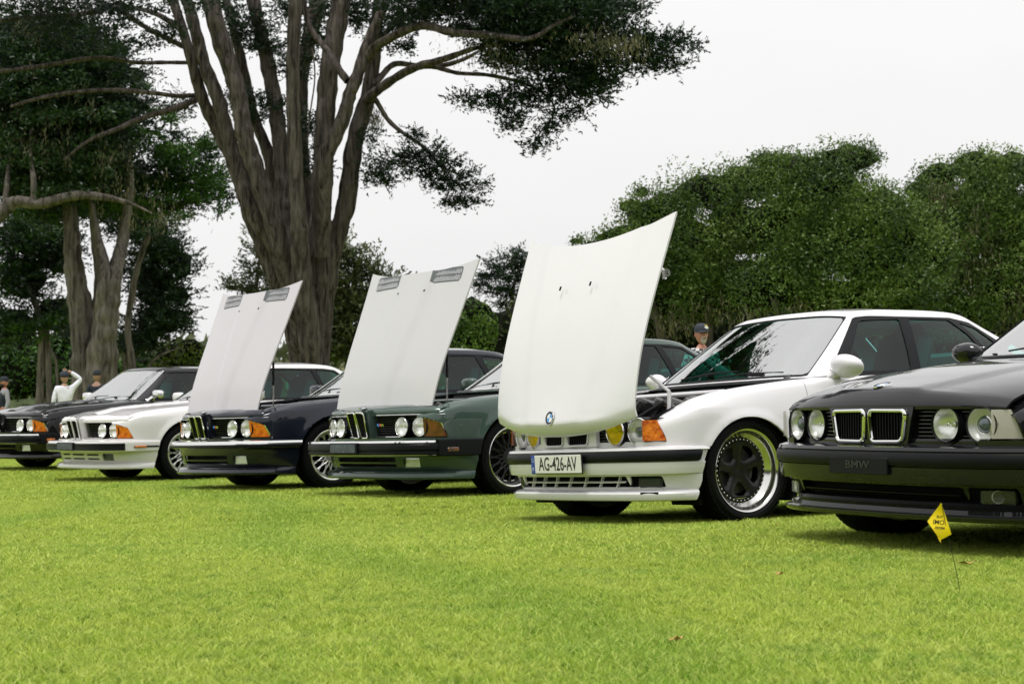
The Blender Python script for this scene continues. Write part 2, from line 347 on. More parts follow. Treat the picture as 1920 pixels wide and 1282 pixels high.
# ------------------------------------------------------------------ car shapes: x forward from the front axle, y to the car's left, z up
SEDAN = dict(
    wb=2.761, tread=.80,
    out=[(.655, .60), (.635, .665), (.60, .72), (.555, .765), (.49, .81), (.40, .84), (.20, .856), (-.1, .862), (-.6, .865), (-1.5, .868), (-2.4, .868), (-3.1, .852), (-3.5, .82), (-3.72, .75), (-3.82, .62), (-3.86, .3), (-3.87, 0)],
    zt=[(.70, .610), (.62, .620), (.57, .645), (.45, .69), (.20, .753), (0, .783), (-.25, .811), (-.50, .835), (-.64, .848), (-1.1, .857), (-1.5, .868), (-2.05, .882), (-2.45, .90), (-2.8, .925), (-3.4, .925), (-3.87, .91)],
    ins=[.065, .028, .006, 0, .003, .014, .052, .092, .140], inr=[.065, .028, .006, 0, .003, .012, .040, .062, .080],
    lev=lambda z: [.165 + 0 * z, .23 + 0 * z, .36 + 0 * z, .48 + 0 * z, np.minimum(.60, z - .09), np.minimum(.665, z - .052), z - .030, z - .008, z],
    arch=(.02, .258, .354), rarch=(-2.74, .262, .352), doors=(-.45, -1.47, -2.42),
    lens=lambda x, z: np.minimum(np.minimum(z - .483, .604 - z), x - (.558 + (z - .485) * .30)),
    face=[(.700, 0), (.692, .20), (.668, .38), (.640, .52), (.600, .66), (.560, .735)],
    gh=[
     [(-.43, 0, .843), (-.72, 0, 1.065), (-1.00, 0, 1.262), (-1.10, 0, 1.290), (-1.25, 0, 1.310), (-1.42, 0, 1.320)],
     [(-.445, .35, .843), (-.735, .31, 1.062), (-1.01, .27, 1.258), (-1.10, .24, 1.286), (-1.26, .13, 1.309), (-1.45, 0, 1.321)],
     [(-.49, .60, .843), (-.77, .535, 1.055), (-1.035, .45, 1.25), (-1.12, .41, 1.279), (-1.30, .23, 1.309), (-1.50, 0, 1.322)],
     [(-.545, .725, .843), (-.82, .64, 1.047), (-1.08, .545, 1.24), (-1.18, .475, 1.277), (-1.36, .26, 1.311), (-1.55, 0, 1.323)],
     [(-.62, .782, .848), (-.89, .692, 1.04), (-1.16, .58, 1.238), (-1.26, .50, 1.281), (-1.42, .27, 1.313), (-1.60, 0, 1.324)],
     [(-1.10, .785, .857), (-1.22, .70, 1.05), (-1.38, .59, 1.247), (-1.42, .505, 1.288), (-1.53, .27, 1.315), (-1.66, 0, 1.325)],
     [(-1.50, .785, .868), (-1.53, .70, 1.06), (-1.60, .59, 1.25), (-1.62, .505, 1.290), (-1.66, .27, 1.315), (-1.72, 0, 1.325)],
     [(-2.05, .775, .882), (-2.00, .695, 1.065), (-1.93, .585, 1.247), (-1.90, .50, 1.288), (-1.86, .27, 1.314), (-1.80, 0, 1.325)],
     [(-2.45, .755, .90), (-2.33, .67, 1.065), (-2.14, .565, 1.235), (-2.05, .49, 1.279), (-1.95, .26, 1.311), (-1.86, 0, 1.324)],
     [(-2.72, .70, .92), (-2.53, .62, 1.06), (-2.26, .52, 1.215), (-2.15, .46, 1.27), (-2.02, .25, 1.307), (-1.90, 0, 1.323)],
     [(-2.83, .58, .925), (-2.60, .53, 1.07), (-2.30, .45, 1.22), (-2.20, .40, 1.267), (-2.07, .22, 1.305), (-1.95, 0, 1.322)],
     [(-2.88, .30, .93), (-2.64, .27, 1.08), (-2.32, .24, 1.235), (-2.23, .21, 1.273), (-2.11, .12, 1.304), (-2.0, 0, 1.320)],
     [(-2.89, 0, .93), (-2.65, 0, 1.083), (-2.33, 0, 1.24), (-2.24, 0, 1.277), (-2.12, 0, 1.304), (-2.02, 0, 1.319)]],
    wins=[[(-.80, .880), (-1.125, 1.207), (-1.475, 1.222), (-1.395, .888)], [(-1.475, .890), (-1.560, 1.224), (-1.93, 1.226), (-2.05, 1.13), (-2.185, .905)],
          [(-2.235, .93), (-2.10, 1.13), (-2.01, 1.215), (-2.17, 1.175), (-2.33, 1.05), (-2.40, .955)]],
    contour=[(-.66, .852), (-1.10, 1.228), (-1.2, 1.238), (-1.95, 1.241), (-2.14, 1.212), (-2.34, 1.09), (-2.46, .97), (-2.47, .90), (-2.05, .875), (-1.5, .860), (-1.1, .850)],
    gutter_u=3.0, hx=-.56, deck=(-2.86, -3.80))
COUPE = dict(
    wb=2.626, tread=.775,
    out=[(.795, .62), (.765, .69), (.715, .745), (.66, .785), (.58, .812), (.42, .832), (.1, .845), (-.6, .855), (-1.5, .858), (-2.4, .86), (-2.9, .845), (-3.25, .81), (-3.42, .74), (-3.52, .60), (-3.56, .3), (-3.57, 0)],
    zt=[(.85, .672), (.76, .69), (.70, .708), (.60, .732), (.45, .760), (.20, .788), (.0, .803), (-.3, .828), (-.6, .853), (-1.1, .862), (-1.8, .873), (-2.4, .885), (-3.0, .89), (-3.57, .87)],
    ins=[.07, .035, .010, 0, .002, .012, .045, .085, .115], inr=[.07, .035, .010, 0, .002, .012, .042, .07, .10],
    lev=lambda z: [.165 + 0 * z, .23 + 0 * z, .36 + 0 * z, .48 + 0 * z, np.minimum(.60, z - .085), np.minimum(.700, z - .050), z - .028, z - .008, z],
    arch=(.0, .30, .358), rarch=(-2.62, .30, .352), doors=(-.50, -1.78),
    lens=lambda x, z: np.minimum(np.minimum(z - .474, .652 - z), x - (.615 + (z - .475) * .50 + np.maximum(z - .58, 0) * 1.6)),
    face=[(.885, 0), (.875, .10), (.845, .30), (.805, .43), (.765, .60), (.725, .70), (.66, .775), (.60, .80)],
    gh=[
     [(-.47, 0, .853), (-.77, 0, 1.06), (-1.06, 0, 1.262), (-1.15, 0, 1.285), (-1.28, 0, 1.298), (-1.42, 0, 1.304)],
     [(-.49, .35, .853), (-.785, .30, 1.058), (-1.07, .27, 1.26), (-1.15, .24, 1.282), (-1.29, .13, 1.298), (-1.45, 0, 1.305)],
     [(-.54, .58, .853), (-.83, .51, 1.052), (-1.10, .45, 1.25), (-1.18, .41, 1.275), (-1.33, .23, 1.297), (-1.50, 0, 1.306)],
     [(-.61, .70, .855), (-.89, .615, 1.05), (-1.14, .54, 1.24), (-1.23, .475, 1.270), (-1.38, .26, 1.299), (-1.55, 0, 1.307)],
     [(-.68, .75, .858), (-.95, .665, 1.05), (-1.21, .57, 1.236), (-1.30, .50, 1.271), (-1.45, .27, 1.301), (-1.60, 0, 1.308)],
     [(-1.10, .765, .865), (-1.24, .68, 1.05), (-1.38, .58, 1.238), (-1.42, .505, 1.276), (-1.53, .27, 1.302), (-1.66, 0, 1.308)],
     [(-1.50, .765, .870), (-1.53, .68, 1.055), (-1.60, .58, 1.240), (-1.62, .505, 1.278), (-1.66, .27, 1.303), (-1.72, 0, 1.308)],
     [(-1.95, .76, .880), (-1.92, .68, 1.06), (-1.87, .575, 1.236), (-1.85, .50, 1.276), (-1.82, .27, 1.302), (-1.78, 0, 1.308)],
     [(-2.35, .74, .895), (-2.22, .655, 1.065), (-2.06, .56, 1.222), (-2.0, .49, 1.265), (-1.9, .26, 1.298), (-1.82, 0, 1.306)],
     [(-2.68, .68, .91), (-2.46, .61, 1.06), (-2.20, .51, 1.20), (-2.1, .46, 1.253), (-1.97, .25, 1.295), (-1.86, 0, 1.305)],
     [(-2.80, .56, .915), (-2.54, .51, 1.065), (-2.26, .43, 1.205), (-2.16, .39, 1.25), (-2.03, .22, 1.293), (-1.9, 0, 1.304)],
     [(-2.86, .30, .92), (-2.59, .27, 1.07), (-2.29, .24, 1.22), (-2.2, .21, 1.257), (-2.07, .12, 1.293), (-1.95, 0, 1.303)],
     [(-2.87, 0, .92), (-2.60, 0, 1.073), (-2.30, 0, 1.225), (-2.21, 0, 1.26), (-2.09, 0, 1.293), (-1.98, 0, 1.302)]],
    wins=[[(-.82, .885), (-1.17, 1.208), (-1.715, 1.213), (-1.80, .893)], [(-1.87, .90), (-1.79, 1.212), (-2.03, 1.20), (-2.20, 1.09), (-2.30, 1.01), (-2.24, .935), (-2.10, .91)]],
    contour=[(-.74, .862), (-1.14, 1.228), (-1.25, 1.229), (-1.9, 1.228), (-2.06, 1.212), (-2.24, 1.09), (-2.34, 1.0), (-2.26, .915), (-2.1, .885), (-1.5, .872)],
    gutter_u=3.0, hx=-.52, deck=(-2.85, -3.50))

def arch_mask(a, x, z, grow=0.0):
    xc, zc, r = a; dx = np.abs(x - xc)
    return np.where(z > zc, np.hypot(dx, z - zc) - r, dx - (r + .33 * (zc - z))) - grow

def side_grid(sp, step=.022, nv=30):
    c, nr, q = outline(sp['out'], step=step); x = c[:, 0]
    z = stp(sp['zt'], x); lv = sp['lev'](z); wr = np.clip((x - (-.75)) / .25, 0, 1)
    K = len(lv); P = np.zeros((len(c), K, 3))
    rear = np.clip((-x - 2.9) / .6, 0, 1)
    for j in range(K):
        ins = sp['ins'][j] * wr + sp['inr'][j] * (1 - wr)
        P[:, j, 0] = c[:, 0] - nr[:, 0] * ins; P[:, j, 1] = c[:, 1] - nr[:, 1] * ins; P[:, j, 2] = lv[j]
    vq = np.unique(np.concatenate([np.linspace(0, K - 1, nv), np.arange(K)]))
    G = pchip(np.arange(K), P.transpose(1, 0, 2), vq).transpose(1, 0, 2)
    for a in (sp['arch'], sp['rarch']):                                   # rolled lip round each wheel opening
        d = np.abs(arch_mask(a, G[..., 0], G[..., 2])); fl = sp.get('flare', .012) * np.exp(-(d / .035) ** 2) * (G[..., 2] < .72)
        G[..., 0] += nr[:, None, 0] * fl; G[..., 1] += nr[:, None, 1] * fl
    return G

def both(name, G, Mk, m, car, t=.012, off=0.0, sharp=40):
    r = []
    for s in (1, -1):
        Q = G.copy(); Q[..., 1] *= s
        o = panel(name, Q, Mk, m, car, t, flip=(s < 0), off=off, sharp=sharp)
        if o: r.append(o)
    return r

def hood_grid(sp, kind, crease=True):
    """bonnet in its closed place"""
    n = 41; s = np.linspace(-1, 1, n); s = np.sign(s) * (1 - (1 - np.abs(s)) ** 1.25); hw0, hw1 = (.704, .745) if kind == 'sedan' else (.680, .755)
    if kind == 'sedan':
        X0 = .712 - .108 * np.abs(s) ** 2.3; rows = []
        zct = [(.72, .680), (.62, .698), (.52, .716), (.3, .758), (0, .802), (-.3, .830), (-.60, .850)]
        gl = [0, .003, .008, .016, .028, .045, .07, .10, .14]; rear = .115 * (1 - np.abs(s) ** 2.1)
        for k in list(gl) + list(np.linspace(.19, 1.0, 26)):
            nose = isinstance(k, float) and k < .15 or k == 0
            tail = max(0, (k - .45) / .55) ** 2.2 if not nose else 0
            L = X0 - (sp['hx'] - .02)
            dx = (k if nose else k * L); x = X0 - dx + tail * rear
            ze = stp(sp['zt'], x - .004); zc = stp(zct, x); f = np.clip((X0 - x) / 1.2, 0, 1); hw = hw0 + (hw1 - hw0) * f
            cr = .255 + .25 * f ** .8; rb = .011 / (1 + np.exp((np.abs(s * hw) - cr) / .011)) * np.clip(dx / .05, 0, 1)
            z = ze + (zc - ze) * (1 - np.abs(s) ** 2.8) + rb - .006 * np.abs(s) ** 10
            dr = np.clip(1 - dx / .055, 0, 1); z = z - (z - .606) * (1 - np.sqrt(np.clip(1 - dr ** 2, 0, 1)))
            rows.append(np.stack([x - .004 * (dx <= 0), s * hw, z], -1))
    else:
        rows = []
        xr = np.linspace(.69, sp['hx'], 30)
        for x in xr:
            f = (x - .69) / (sp['hx'] - .69); hw = hw0 + (hw1 - hw0) * f; y = s * hw
            ze = stp(sp['zt'], x) - .002; zc = stp([(.69, .732), (.45, .785), (.1, .822), (-.2, .845), (-.52, .868)], x)
            cr = .085 + .17 * f; rb = .017 * (1 / (1 + np.exp((np.abs(y) - cr) / .006)))
            bow = .085 * max(0, (f - .4) / .6) ** 2 * (1 - np.abs(s) ** 2.4)
            rows.append(np.stack([x + bow + 0 * s, y, ze + (zc - ze) * (1 - np.abs(s) ** 2.2) + rb], -1))
    P = np.stack(rows, 0)                       # index: length, width
    # finer along the length
    u = np.r_[0, np.cumsum(np.linalg.norm(np.diff(P[:, n // 2], axis=0), axis=1))]
    q = np.unique(np.concatenate([np.linspace(0, u[-1], 64), u[:9] if kind == 'sedan' else u[:2]]))
    P = nspline(u, P, q)
    return P[::-1]                               # rear to front, so faces point up

def make_tyre(name, parent, rad, w, rim, mt):
    b = MB(); h = w / 2; s = rad - rim
    prof = [(-h * .80, rim - .004), (-h * .98, rim + s * .25), (-h, rim + s * .5), (-h * .94, rad - .022), (-h * .84, rad - .006)]
    n = 6
    for i in range(n):
        a = -h * .80 + (1.6 * h) * i / n; c = a + 1.6 * h / n
        prof += [(a + .004, rad), (c - .004, rad), (c - .002, rad - .007), (c + .002, rad - .007)]
    prof = prof[:-2] + [(h * .84, rad - .006), (h * .94, rad - .022), (h, rim + s * .5), (h * .98, rim + s * .25), (h * .80, rim - .004)]
    b.lathe(prof, 72); 
    # cut shoulder blocks
    for sg in (-1, 1):
        for k in range(72):
            w_ = 2 * math.pi * k / 72; rot = Matrix.Rotation(-w_, 3, 'Y')
            b.box(rot @ Vector((rad - .0085, sg * h * .875, 0)), (.011, h * .12, .019), rot, 0)
    return b.make(name, mt, parent, True, 30)

def make_wheel(car, style, x, side, rad=.31, w=.24, y=.80, camber=0.0, steer=0.0):
    """wheel whose outer face sits y from the centre line"""
    wh = empty("wheel", car, (x, side * (y - w / 2), rad)); wh.rotation_euler = (0, 0, (math.pi if side < 0 else 0) + steer)
    wh.rotation_euler[0] = -camber
    rim = {'five': .238, 'mesh': .222, 'dark': .232}[style]
    make_tyre("tyre", wh, rad, w, rim, M['tyre'])
    h = w / 2; b = MB()
    lipm = {'five': M['satin'], 'mesh': M['satin'], 'dark': M['satin']}[style]
    if style == 'five':
        b.lathe([(h * .80, rim), (h * .90, rim + .004), (h * .93, rim + .001), (h * .90, rim - .006), (h * .84, rim - .012), (h * .74, rim - .016), (h * .62, rim - .018), (h * .50, rim - .028), (h * .38, rim - .048), (h * .33, rim - .052), (h * .33, rim - .078), (-h * .8, rim - .075), (-h * .85, rim)], 72)
        b.make("rim", lipm, wh, True, 40)
        R1 = .167; ctr = h * .34
        nu, nv = 120, 22; a = np.linspace(0, 2 * np.pi, nu + 1); r = np.linspace(.001, R1, nv)
        A, RR = np.meshgrid(a, r, indexing='ij'); X = RR * np.cos(A); Z = RR * np.sin(A)
        Y = ctr - .004 - .030 * np.clip((R1 - RR) / R1, 0, 1) ** 1.5 + .012 * np.exp(-(RR / .05) ** 2)
        hole = np.full(X.shape, -1.0)
        for k in range(5):
            t = 2 * math.pi * (k + .5) / 5 + .25; cx, cz = .115 * math.cos(t), .115 * math.sin(t)
            ex = np.array([math.cos(t), math.sin(t)]); ey = np.array([-ex[1], ex[0]])
            p = X * ex[0] + Z * ex[1]; s_ = X * ey[0] + Z * ey[1]
            poly = [(.068, -.015), (.068, .015), (.088, .034), (.122, .056), (.140, .052), (.152, .030), (.156, 0), (.152, -.030), (.140, -.052), (.122, -.056), (.088, -.034)]
            hole = np.maximum(hole, sdf(poly, p, s_))
            Y = Y - .013 * np.exp(-(np.clip(-sdf(poly, p, s_), 0, 1) / .009) ** 2)
        P = np.stack([X, Y, Z], -1); panel("spokes", P, -hole + .0, M['anthracite'], wh, .016, flip=True, sharp=50)
        bb = MB()
        for k in range(5):
            t = 2 * math.pi * k / 5 + .25; bb.lathe([(ctr - .030, .016), (ctr - .018, .016), (ctr - .018, .011), (ctr - .034, .011)], 12, c=(.058 * math.cos(t), 0, .058 * math.sin(t)))
            bb.lathe([(ctr - .034, .009), (ctr - .020, .009), (ctr - .018, .001)], 6, c=(.058 * math.cos(t), 0, .058 * math.sin(t)))
        bb.make("lug_nuts", M['anthracite'], wh, True)
        bb = MB()
        for k in range(40):
            t = 2 * math.pi * k / 40; bb.lathe([(ctr - .002, .0050), (ctr + .010, .0046), (ctr + .012, .0005)], 6, c=((R1 + .010) * math.cos(t), 0, (R1 + .010) * math.sin(t)))
        tag(bb.make("rim_bolts", M['chrome'], wh, True), kind='stuff')
        b2 = MB(); b2.lathe([(ctr - .004, R1 + .020), (ctr + .003, R1 + .019), (ctr + .003, R1 - .001), (ctr - .006, R1 - .003)], 60); b2.make("rim_ring", M['anthracite'], wh, True)
    else:
        b.lathe([(h * .80, rim), (h * .90, rim + .004), (h * .92, rim), (h * .86, rim - .010), (h * .60, rim - .014), (h * .42, rim - .030), (h * .40, rim - .045), (-h * .8, rim - .06), (-h * .85, rim)], 64)
        b.make("rim", lipm, wh, True, 40)
        sm = M['silver'] if style == 'mesh' else M['anthracite']
        b = MB(); Rr = rim - .030; n = 16
        for k in range(n):
            for sg in (-1, 1):
                t0 = 2 * math.pi * k / n; t1 = t0 + sg * 2 * math.pi / n * 1.15
                p0 = Vector((.055 * math.cos(t0), h * .52, .055 * math.sin(t0))); p1 = Vector((Rr * math.cos(t1), h * .45, Rr * math.sin(t1)))
                d = (p1 - p0); L = d.length; ex = d / L; ez = Vector((0, 1, 0)); ey = ez.cross(ex).normalized(); ez = ex.cross(ey)
                rot = Matrix((ex, ez, ey)).transposed(); b.box((p0 + p1) / 2, (L, .016, .0085), rot, .003)
        b.lathe([(h * .56, .062), (h * .60, .058), (h * .60, .030), (h * .64, .026), (h * .64, 0.0005)], 24)
        b.lathe([(h * .38, Rr + .012), (h * .50, Rr + .008), (h * .50, Rr - .008), (h * .38, Rr - .010)], 48)
        b.make("spokes", sm, wh, False)
    b = MB(); b.lathe([(-h * .3, .13), (-h * .2, .14), (-h * .05, .14), (-h * .05, .02)], 32); b.make("brake_disc", M['alu'] if style == 'five' else M['dark'], wh, True)
    b = MB(); b.lathe([(-h * .9, rim - .06), (-h * .9, .001)], 24); b.make("wheel_back", M['dark'], wh)
    return wh

def lamp(car, y, x, z, r, yaw=0, glassm=None, proj=False, bezel=None):
    """round lamp: bowl, glass and chrome ring; looks along +x"""
    e = empty("headlight", car, (x, y, z)); e.rotation_euler = (0, 0, yaw)
    b = MB(); b.lathe([(-.055, .012), (-.050, r * .45), (-.035, r * .75), (-.012, r * .94), (0, r * .97)], 32, 'x'); b.make("reflector_bowl", M['reflector'], e, True)
    if proj:
        b = MB(); b.lathe([(-.05, r * .50), (-.018, r * .50), (-.016, r * .46), (-.02, r * .44)], 28, 'x'); b.make("projector_ring", M['chrome'], e, True)
        b = MB(); b.lathe([(-.02, r * .43), (-.012, r * .36), (-.006, r * .22), (-.004, .001)], 24, 'x'); b.make("projector_lens", mat_proj(), e, True)
    else:
        b = MB(); b.lathe([(-.05, .010), (-.022, .011), (-.016, .007), (-.014, .001)], 12, 'x'); b.make("bulb_cap", M['chrome'], e, True)
    b = MB(); b.lathe([(0, r), (.002, r * .94), (.005, r * .7), (.007, r * .35), (.0075, .001)], 32, 'x'); b.make("lamp_glass", glassm or M['lens'], e, True)
    b = MB(); b.lathe([(-.02, r * 1.05), (.004, r * 1.04), (.008, r * 1.0), (.004, r * .965), (-.004, r * .96)], 36, 'x'); b.make("lamp_ring", bezel or M['chrome'], e, True)
    return e
def mat_proj():
    if 'projl' not in M: M['projl'] = mat("projector_lens", (.05, .07, .10), .05, spec=.9, coat=1)
    return M['projl']

def roundel(car, loc, rot, r=.041):
    e = empty("emblem", car, loc); e.rotation_euler = rot          # faces +z of its own frame
    b = MB(); b.lathe([(0, r), (.004, r * .97), (.004, r * .66), (.003, r * .64)], 32, 'z'); b.make("emblem_ring", M['ink'], e, True)
    b = MB(); b.lathe([(0, r * 1.06), (.005, r * 1.03), (.005, r * .97)], 32, 'z'); b.make("emblem_rim", M['chrome'], e, True)
    for mname, a0 in (('emwhite', 0), ('skyblue', 1)):
        b = MB()
        for q in (0, 2):
            V = [(0, 0, .0035)] + [(r * .65 * math.cos(t), r * .65 * math.sin(t), .0035) for t in np.linspace((a0 + q) * math.pi / 2, (a0 + q + 1) * math.pi / 2, 9)]
            b.add(V, [(0, i, i + 1) for i in range(1, 9)])
        b.make("emblem_quarters", M[mname], e)
    for i, ch in enumerate("BMW"):
        t = math.pi / 2 + (1 - i) * .62
        text("emblem_letter", ch, e, Matrix.Translation((r * .82 * math.cos(t), r * .82 * math.sin(t), .0045)) @ Matrix.Rotation(t - math.pi / 2, 4, 'Z'), r * .30, M['emwhite'])
    return e

def text(name, s, parent, mw, size, m, ext=.0006, sx=1.0, bold=0.0):
    c = bpy.data.curves.new(name, 'FONT'); c.body = s; c.size = size; c.align_x = 'CENTER'; c.align_y = 'CENTER'; c.extrude = ext; c.resolution_u = 3
    c.offset = bold
    o = bpy.data.objects.new(name, c); c.materials.append(m); link(o, parent); o.matrix_local = mw @ Matrix.Diagonal((sx, 1, 1, 1)); return o
def build_side(sp, kind, car, pm, door_names, nlens=True):
    G = side_grid(sp); X, Y, Z = G[..., 0], G[..., 1], G[..., 2]
    keep = np.minimum(arch_mask(sp['arch'], X, Z), arch_mask(sp['rarch'], X, Z))
    # front edge: nothing ahead of the lamps below the bumper line
    front = np.where(Z < .447, .30 - X, 9.0)
    lens = -sp['lens'](X, Z) - .003
    base = np.minimum(np.minimum(keep, front), lens)
    ds = sp['doors']; g = .0028
    d0 = ds[0] + .10 * np.clip((.50 - Z) / .5, 0, 1) ** 2
    both("front_fender", G, np.minimum(base, X - d0 - g), pm, car)
    if kind == 'sedan':
        dr = ds[2] + .0 * Z; rr = np.hypot(X + 2.74, Z - .262); 
        both("front_door", G, np.minimum(np.minimum(d0 - g - X, X - ds[1] - g), Z - .225), pm, car)
        both("rear_door", G, np.minimum(np.minimum(np.minimum(ds[1] - g - X, X - dr - g), Z - .225), base), pm, car)
        rest = np.minimum(base, np.maximum(np.minimum(d0 - g - X, .219 - Z), dr - g - X))
    else:
        both("door", G, np.minimum(np.minimum(d0 - g - X, X - ds[1] - g), Z - .225), pm, car)
        rest = np.minimum(base, np.maximum(np.minimum(d0 - g - X, .219 - Z), ds[1] - g - X))
    both("rear_quarter", G, rest, pm, car)
    both("inner_shell", G[::2, ::2], np.minimum(np.minimum(arch_mask(sp['arch'], X, Z, .03), arch_mask(sp['rarch'], X, Z, .03)), np.minimum(.50 - X, Z - .2))[::2, ::2], M['dark'], car, t=0, off=-.022)
    return G

def build_greenhouse(sp, kind, car, pm, trimm, sealm):
    half = np.array(sp['gh'], float); mir = half[:0:-1].copy(); mir[..., 1] *= -1
    S = np.concatenate([mir, half], 0); n = len(half) - 1
    t = np.r_[0, np.cumsum(np.linalg.norm(np.diff(S[:, 1, :], axis=0), axis=1))]; uidx = np.arange(-n, n + 1)
    uq = []
    for i in range(len(t) - 1):
        k = max(3, int((t[i + 1] - t[i]) / .028)); uq += list(np.linspace(t[i], t[i + 1], k, endpoint=False))
    uq.append(t[-1]); uq = np.array(uq); G1 = nspline(t, S, uq); U = np.interp(uq, t, uidx)
    vq = np.concatenate([np.linspace(0, 2, 29)[:-1], np.linspace(2, 5, 16)])
    G = nspline(np.arange(6), G1.transpose(1, 0, 2), vq).transpose(1, 0, 2)
    UU, VV = np.meshgrid(U, vq, indexing='ij'); X, Y, Z = G[..., 0], G[..., 1], G[..., 2]
    aU = np.abs(UU); nb = n
    ws = np.minimum(np.minimum((3.02 - aU) * .12, (VV - .03) * .2), (1.93 - VV) * .2)
    rw = np.minimum(np.minimum((aU - 9.15) * .12, (VV - .12) * .2), (1.90 - VV) * .2)
    sideok = np.minimum(aU - 3.3, 9.6 - aU)
    cont = np.minimum(sdf(sp['contour'], X, Z), sideok)
    wins = [np.minimum(sdf(w, X, Z), sideok) for w in sp['wins']]
    allw = wins[0]
    for w in wins[1:]: allw = np.maximum(allw, w)
    o = panel("roof", G, -np.maximum(np.maximum(ws, rw), cont) + .0005, pm, car, .014)
    panel("windscreen", G, ws - .010, M['screen'], car, 0, off=-.004)
    panel("windscreen_seal", G, np.minimum(ws, .012 - ws), sealm, car, .010, off=.003)
    panel("rear_window", G, rw - .008, M['side'], car, 0, off=-.004)
    panel("window_frame", G, np.minimum(cont, -allw), trimm, car, .010, off=-.002)
    for s in (1, -1):
        for k, w in enumerate(wins):
            o = panel("side_window", G, np.minimum(w + .004, s * Y), M['side'], car, 0, off=-.008)
    ring = G[:, 0:1, :]
    return G

def build_interior(sp, kind, car):
    b = MB(); ww = .70
    b.box((-1.75, 0, .45), (2.0, 1.34, .5), None, .02); b.make("cabin_tub", M['dark'], car)
    b = MB(); b.box((-.66, 0, .80), (.40, 1.34, .13), None, .05); b.box((-.80, .36, .855), (.22, .36, .06), None, .03); b.make("dashboard", M['dash'], car)
    e = empty("steering_wheel", car, (-1.02, .36, .86)); e.rotation_euler = (0, R(-62), 0)
    b = MB(); b.tube([(.185 * math.cos(a), .185 * math.sin(a), 0) for a in np.linspace(0, 2 * math.pi, 33)], .013, 8, False); b.make("wheel_ring", M['dash'], e, True)
    b = MB(); b.box((0, 0, -.01), (.14, .12, .05), None, .02); b.box((0, .10, -.01), (.03, .16, .015)); b.box((0, -.10, -.01), (.03, .16, .015)); b.make("wheel_hub", M['dash'], e)
    for s in (1, -1):
        b = MB(); b.box((-1.42, s * .36, .66), (.55, .48, .16), None, .06)
        b.box((-1.72, s * .36, .90), (.14, .47, .52), Matrix.Rotation(R(-18), 3, 'Y'), .06)
        b.make("front_seat", M['seat'], car)
        b = MB(); b.box((-1.81, s * .36, 1.13), (.09, .26, .16), Matrix.Rotation(R(-12), 3, 'Y'), .04); b.make("headrest", M['seat'], car)
    b = MB(); b.box((-2.30, 0, .68), (.5, 1.2, .16), None, .06); b.box((-2.52, 0, .86), (.14, 1.2, .42), Matrix.Rotation(R(-24), 3, 'Y'), .06); b.make("rear_seat", M['seat'], car)

def wiper(car, p, q, lift=.022):
    """arm from pivot p to blade centre; blade along q0-q1"""
    e = empty("wiper", car)
    b = MB(); b.tube([p, Vector(p) + Vector((-.02, 0, .035)), Vector(q[2])], [.012, .010, .006], 6); b.make("wiper_arm", M['plastic'], e, True)
    b = MB(); a, c = Vector(q[0]), Vector(q[1]); d = (c - a); L = d.length; ex = d / L
    b.tube([a, a + d * .5 + Vector((0, 0, .008)), c], [.004, .009, .004], 6); b.make("wiper_blade", M['plastic'], e, True)

def screen_pt(sp, y, f):
    """a point on the windscreen: y across, f up from the base"""
    h = sp['gh']; st = []
    for k in (0, 1, 2, 3):
        s = nspline([0, 1, 2, 3, 4, 5], np.array(h[k], float), [f * 2])[0]; st.append(s)
    st = np.array(st); return Vector((np.interp(abs(y), st[:, 1], st[:, 0]), y, np.interp(abs(y), st[:, 1], st[:, 2])))

def mirror(car, sp, kind, pm, s, chrome=False):
    e = empty("door_mirror", car)
    bm = bmesh.new()
    if kind == 'sedan':
        c = Vector((-.73, s * .895, .902)) if s > 0 else Vector((-.66, -.855, .885)); bmesh.ops.create_uvsphere(bm, u_segments=24, v_segments=14, radius=1)
        for v in bm.verts:
            x, y, z = v.co; fl = 1.0 if x > 0 else .45
            sc = 1.0 if s > 0 else .80; v.co = Vector((x * .085 * fl + .02 * (z), s * y * .125, z * .072 * (1 - .12 * y))) * sc
            v.co += c
    else:
        c = Vector((-.84, s * .885, .925)); bmesh.ops.create_uvsphere(bm, u_segments=20, v_segments=12, radius=1)
        for v in bm.verts:
            x, y, z = v.co; f = lambda t: math.copysign(abs(t) ** .55, t); fl = 1.0 if x > 0 else .5
            v.co = Vector((f(x) * .055 * fl, s * f(y) * .095, f(z) * .058)) + c
    me = bpy.data.meshes.new("mirror_shell"); bm.to_mesh(me); bm.free(); me.materials.append(M['chrome'] if chrome else pm)
    me.polygons.foreach_set('use_smooth', [True] * len(me.polygons)); link(bpy.data.objects.new("mirror_shell", me), e)
    b = MB(); b.tube([c + Vector((.0, -s * .06, -.02)), Vector((c.x + .06, s * .76, c.z - .075)), Vector((c.x + .09, s * .735, c.z - .085))], [.030, .034, .040], 10)
    b.make("mirror_foot", M['chrome'] if chrome else pm, e, True)
    b = MB(); b.box(c + Vector((-.046, 0, 0)), (.004, .13, .07), None, .002); b.make("mirror_glass", M['chrome'], e)

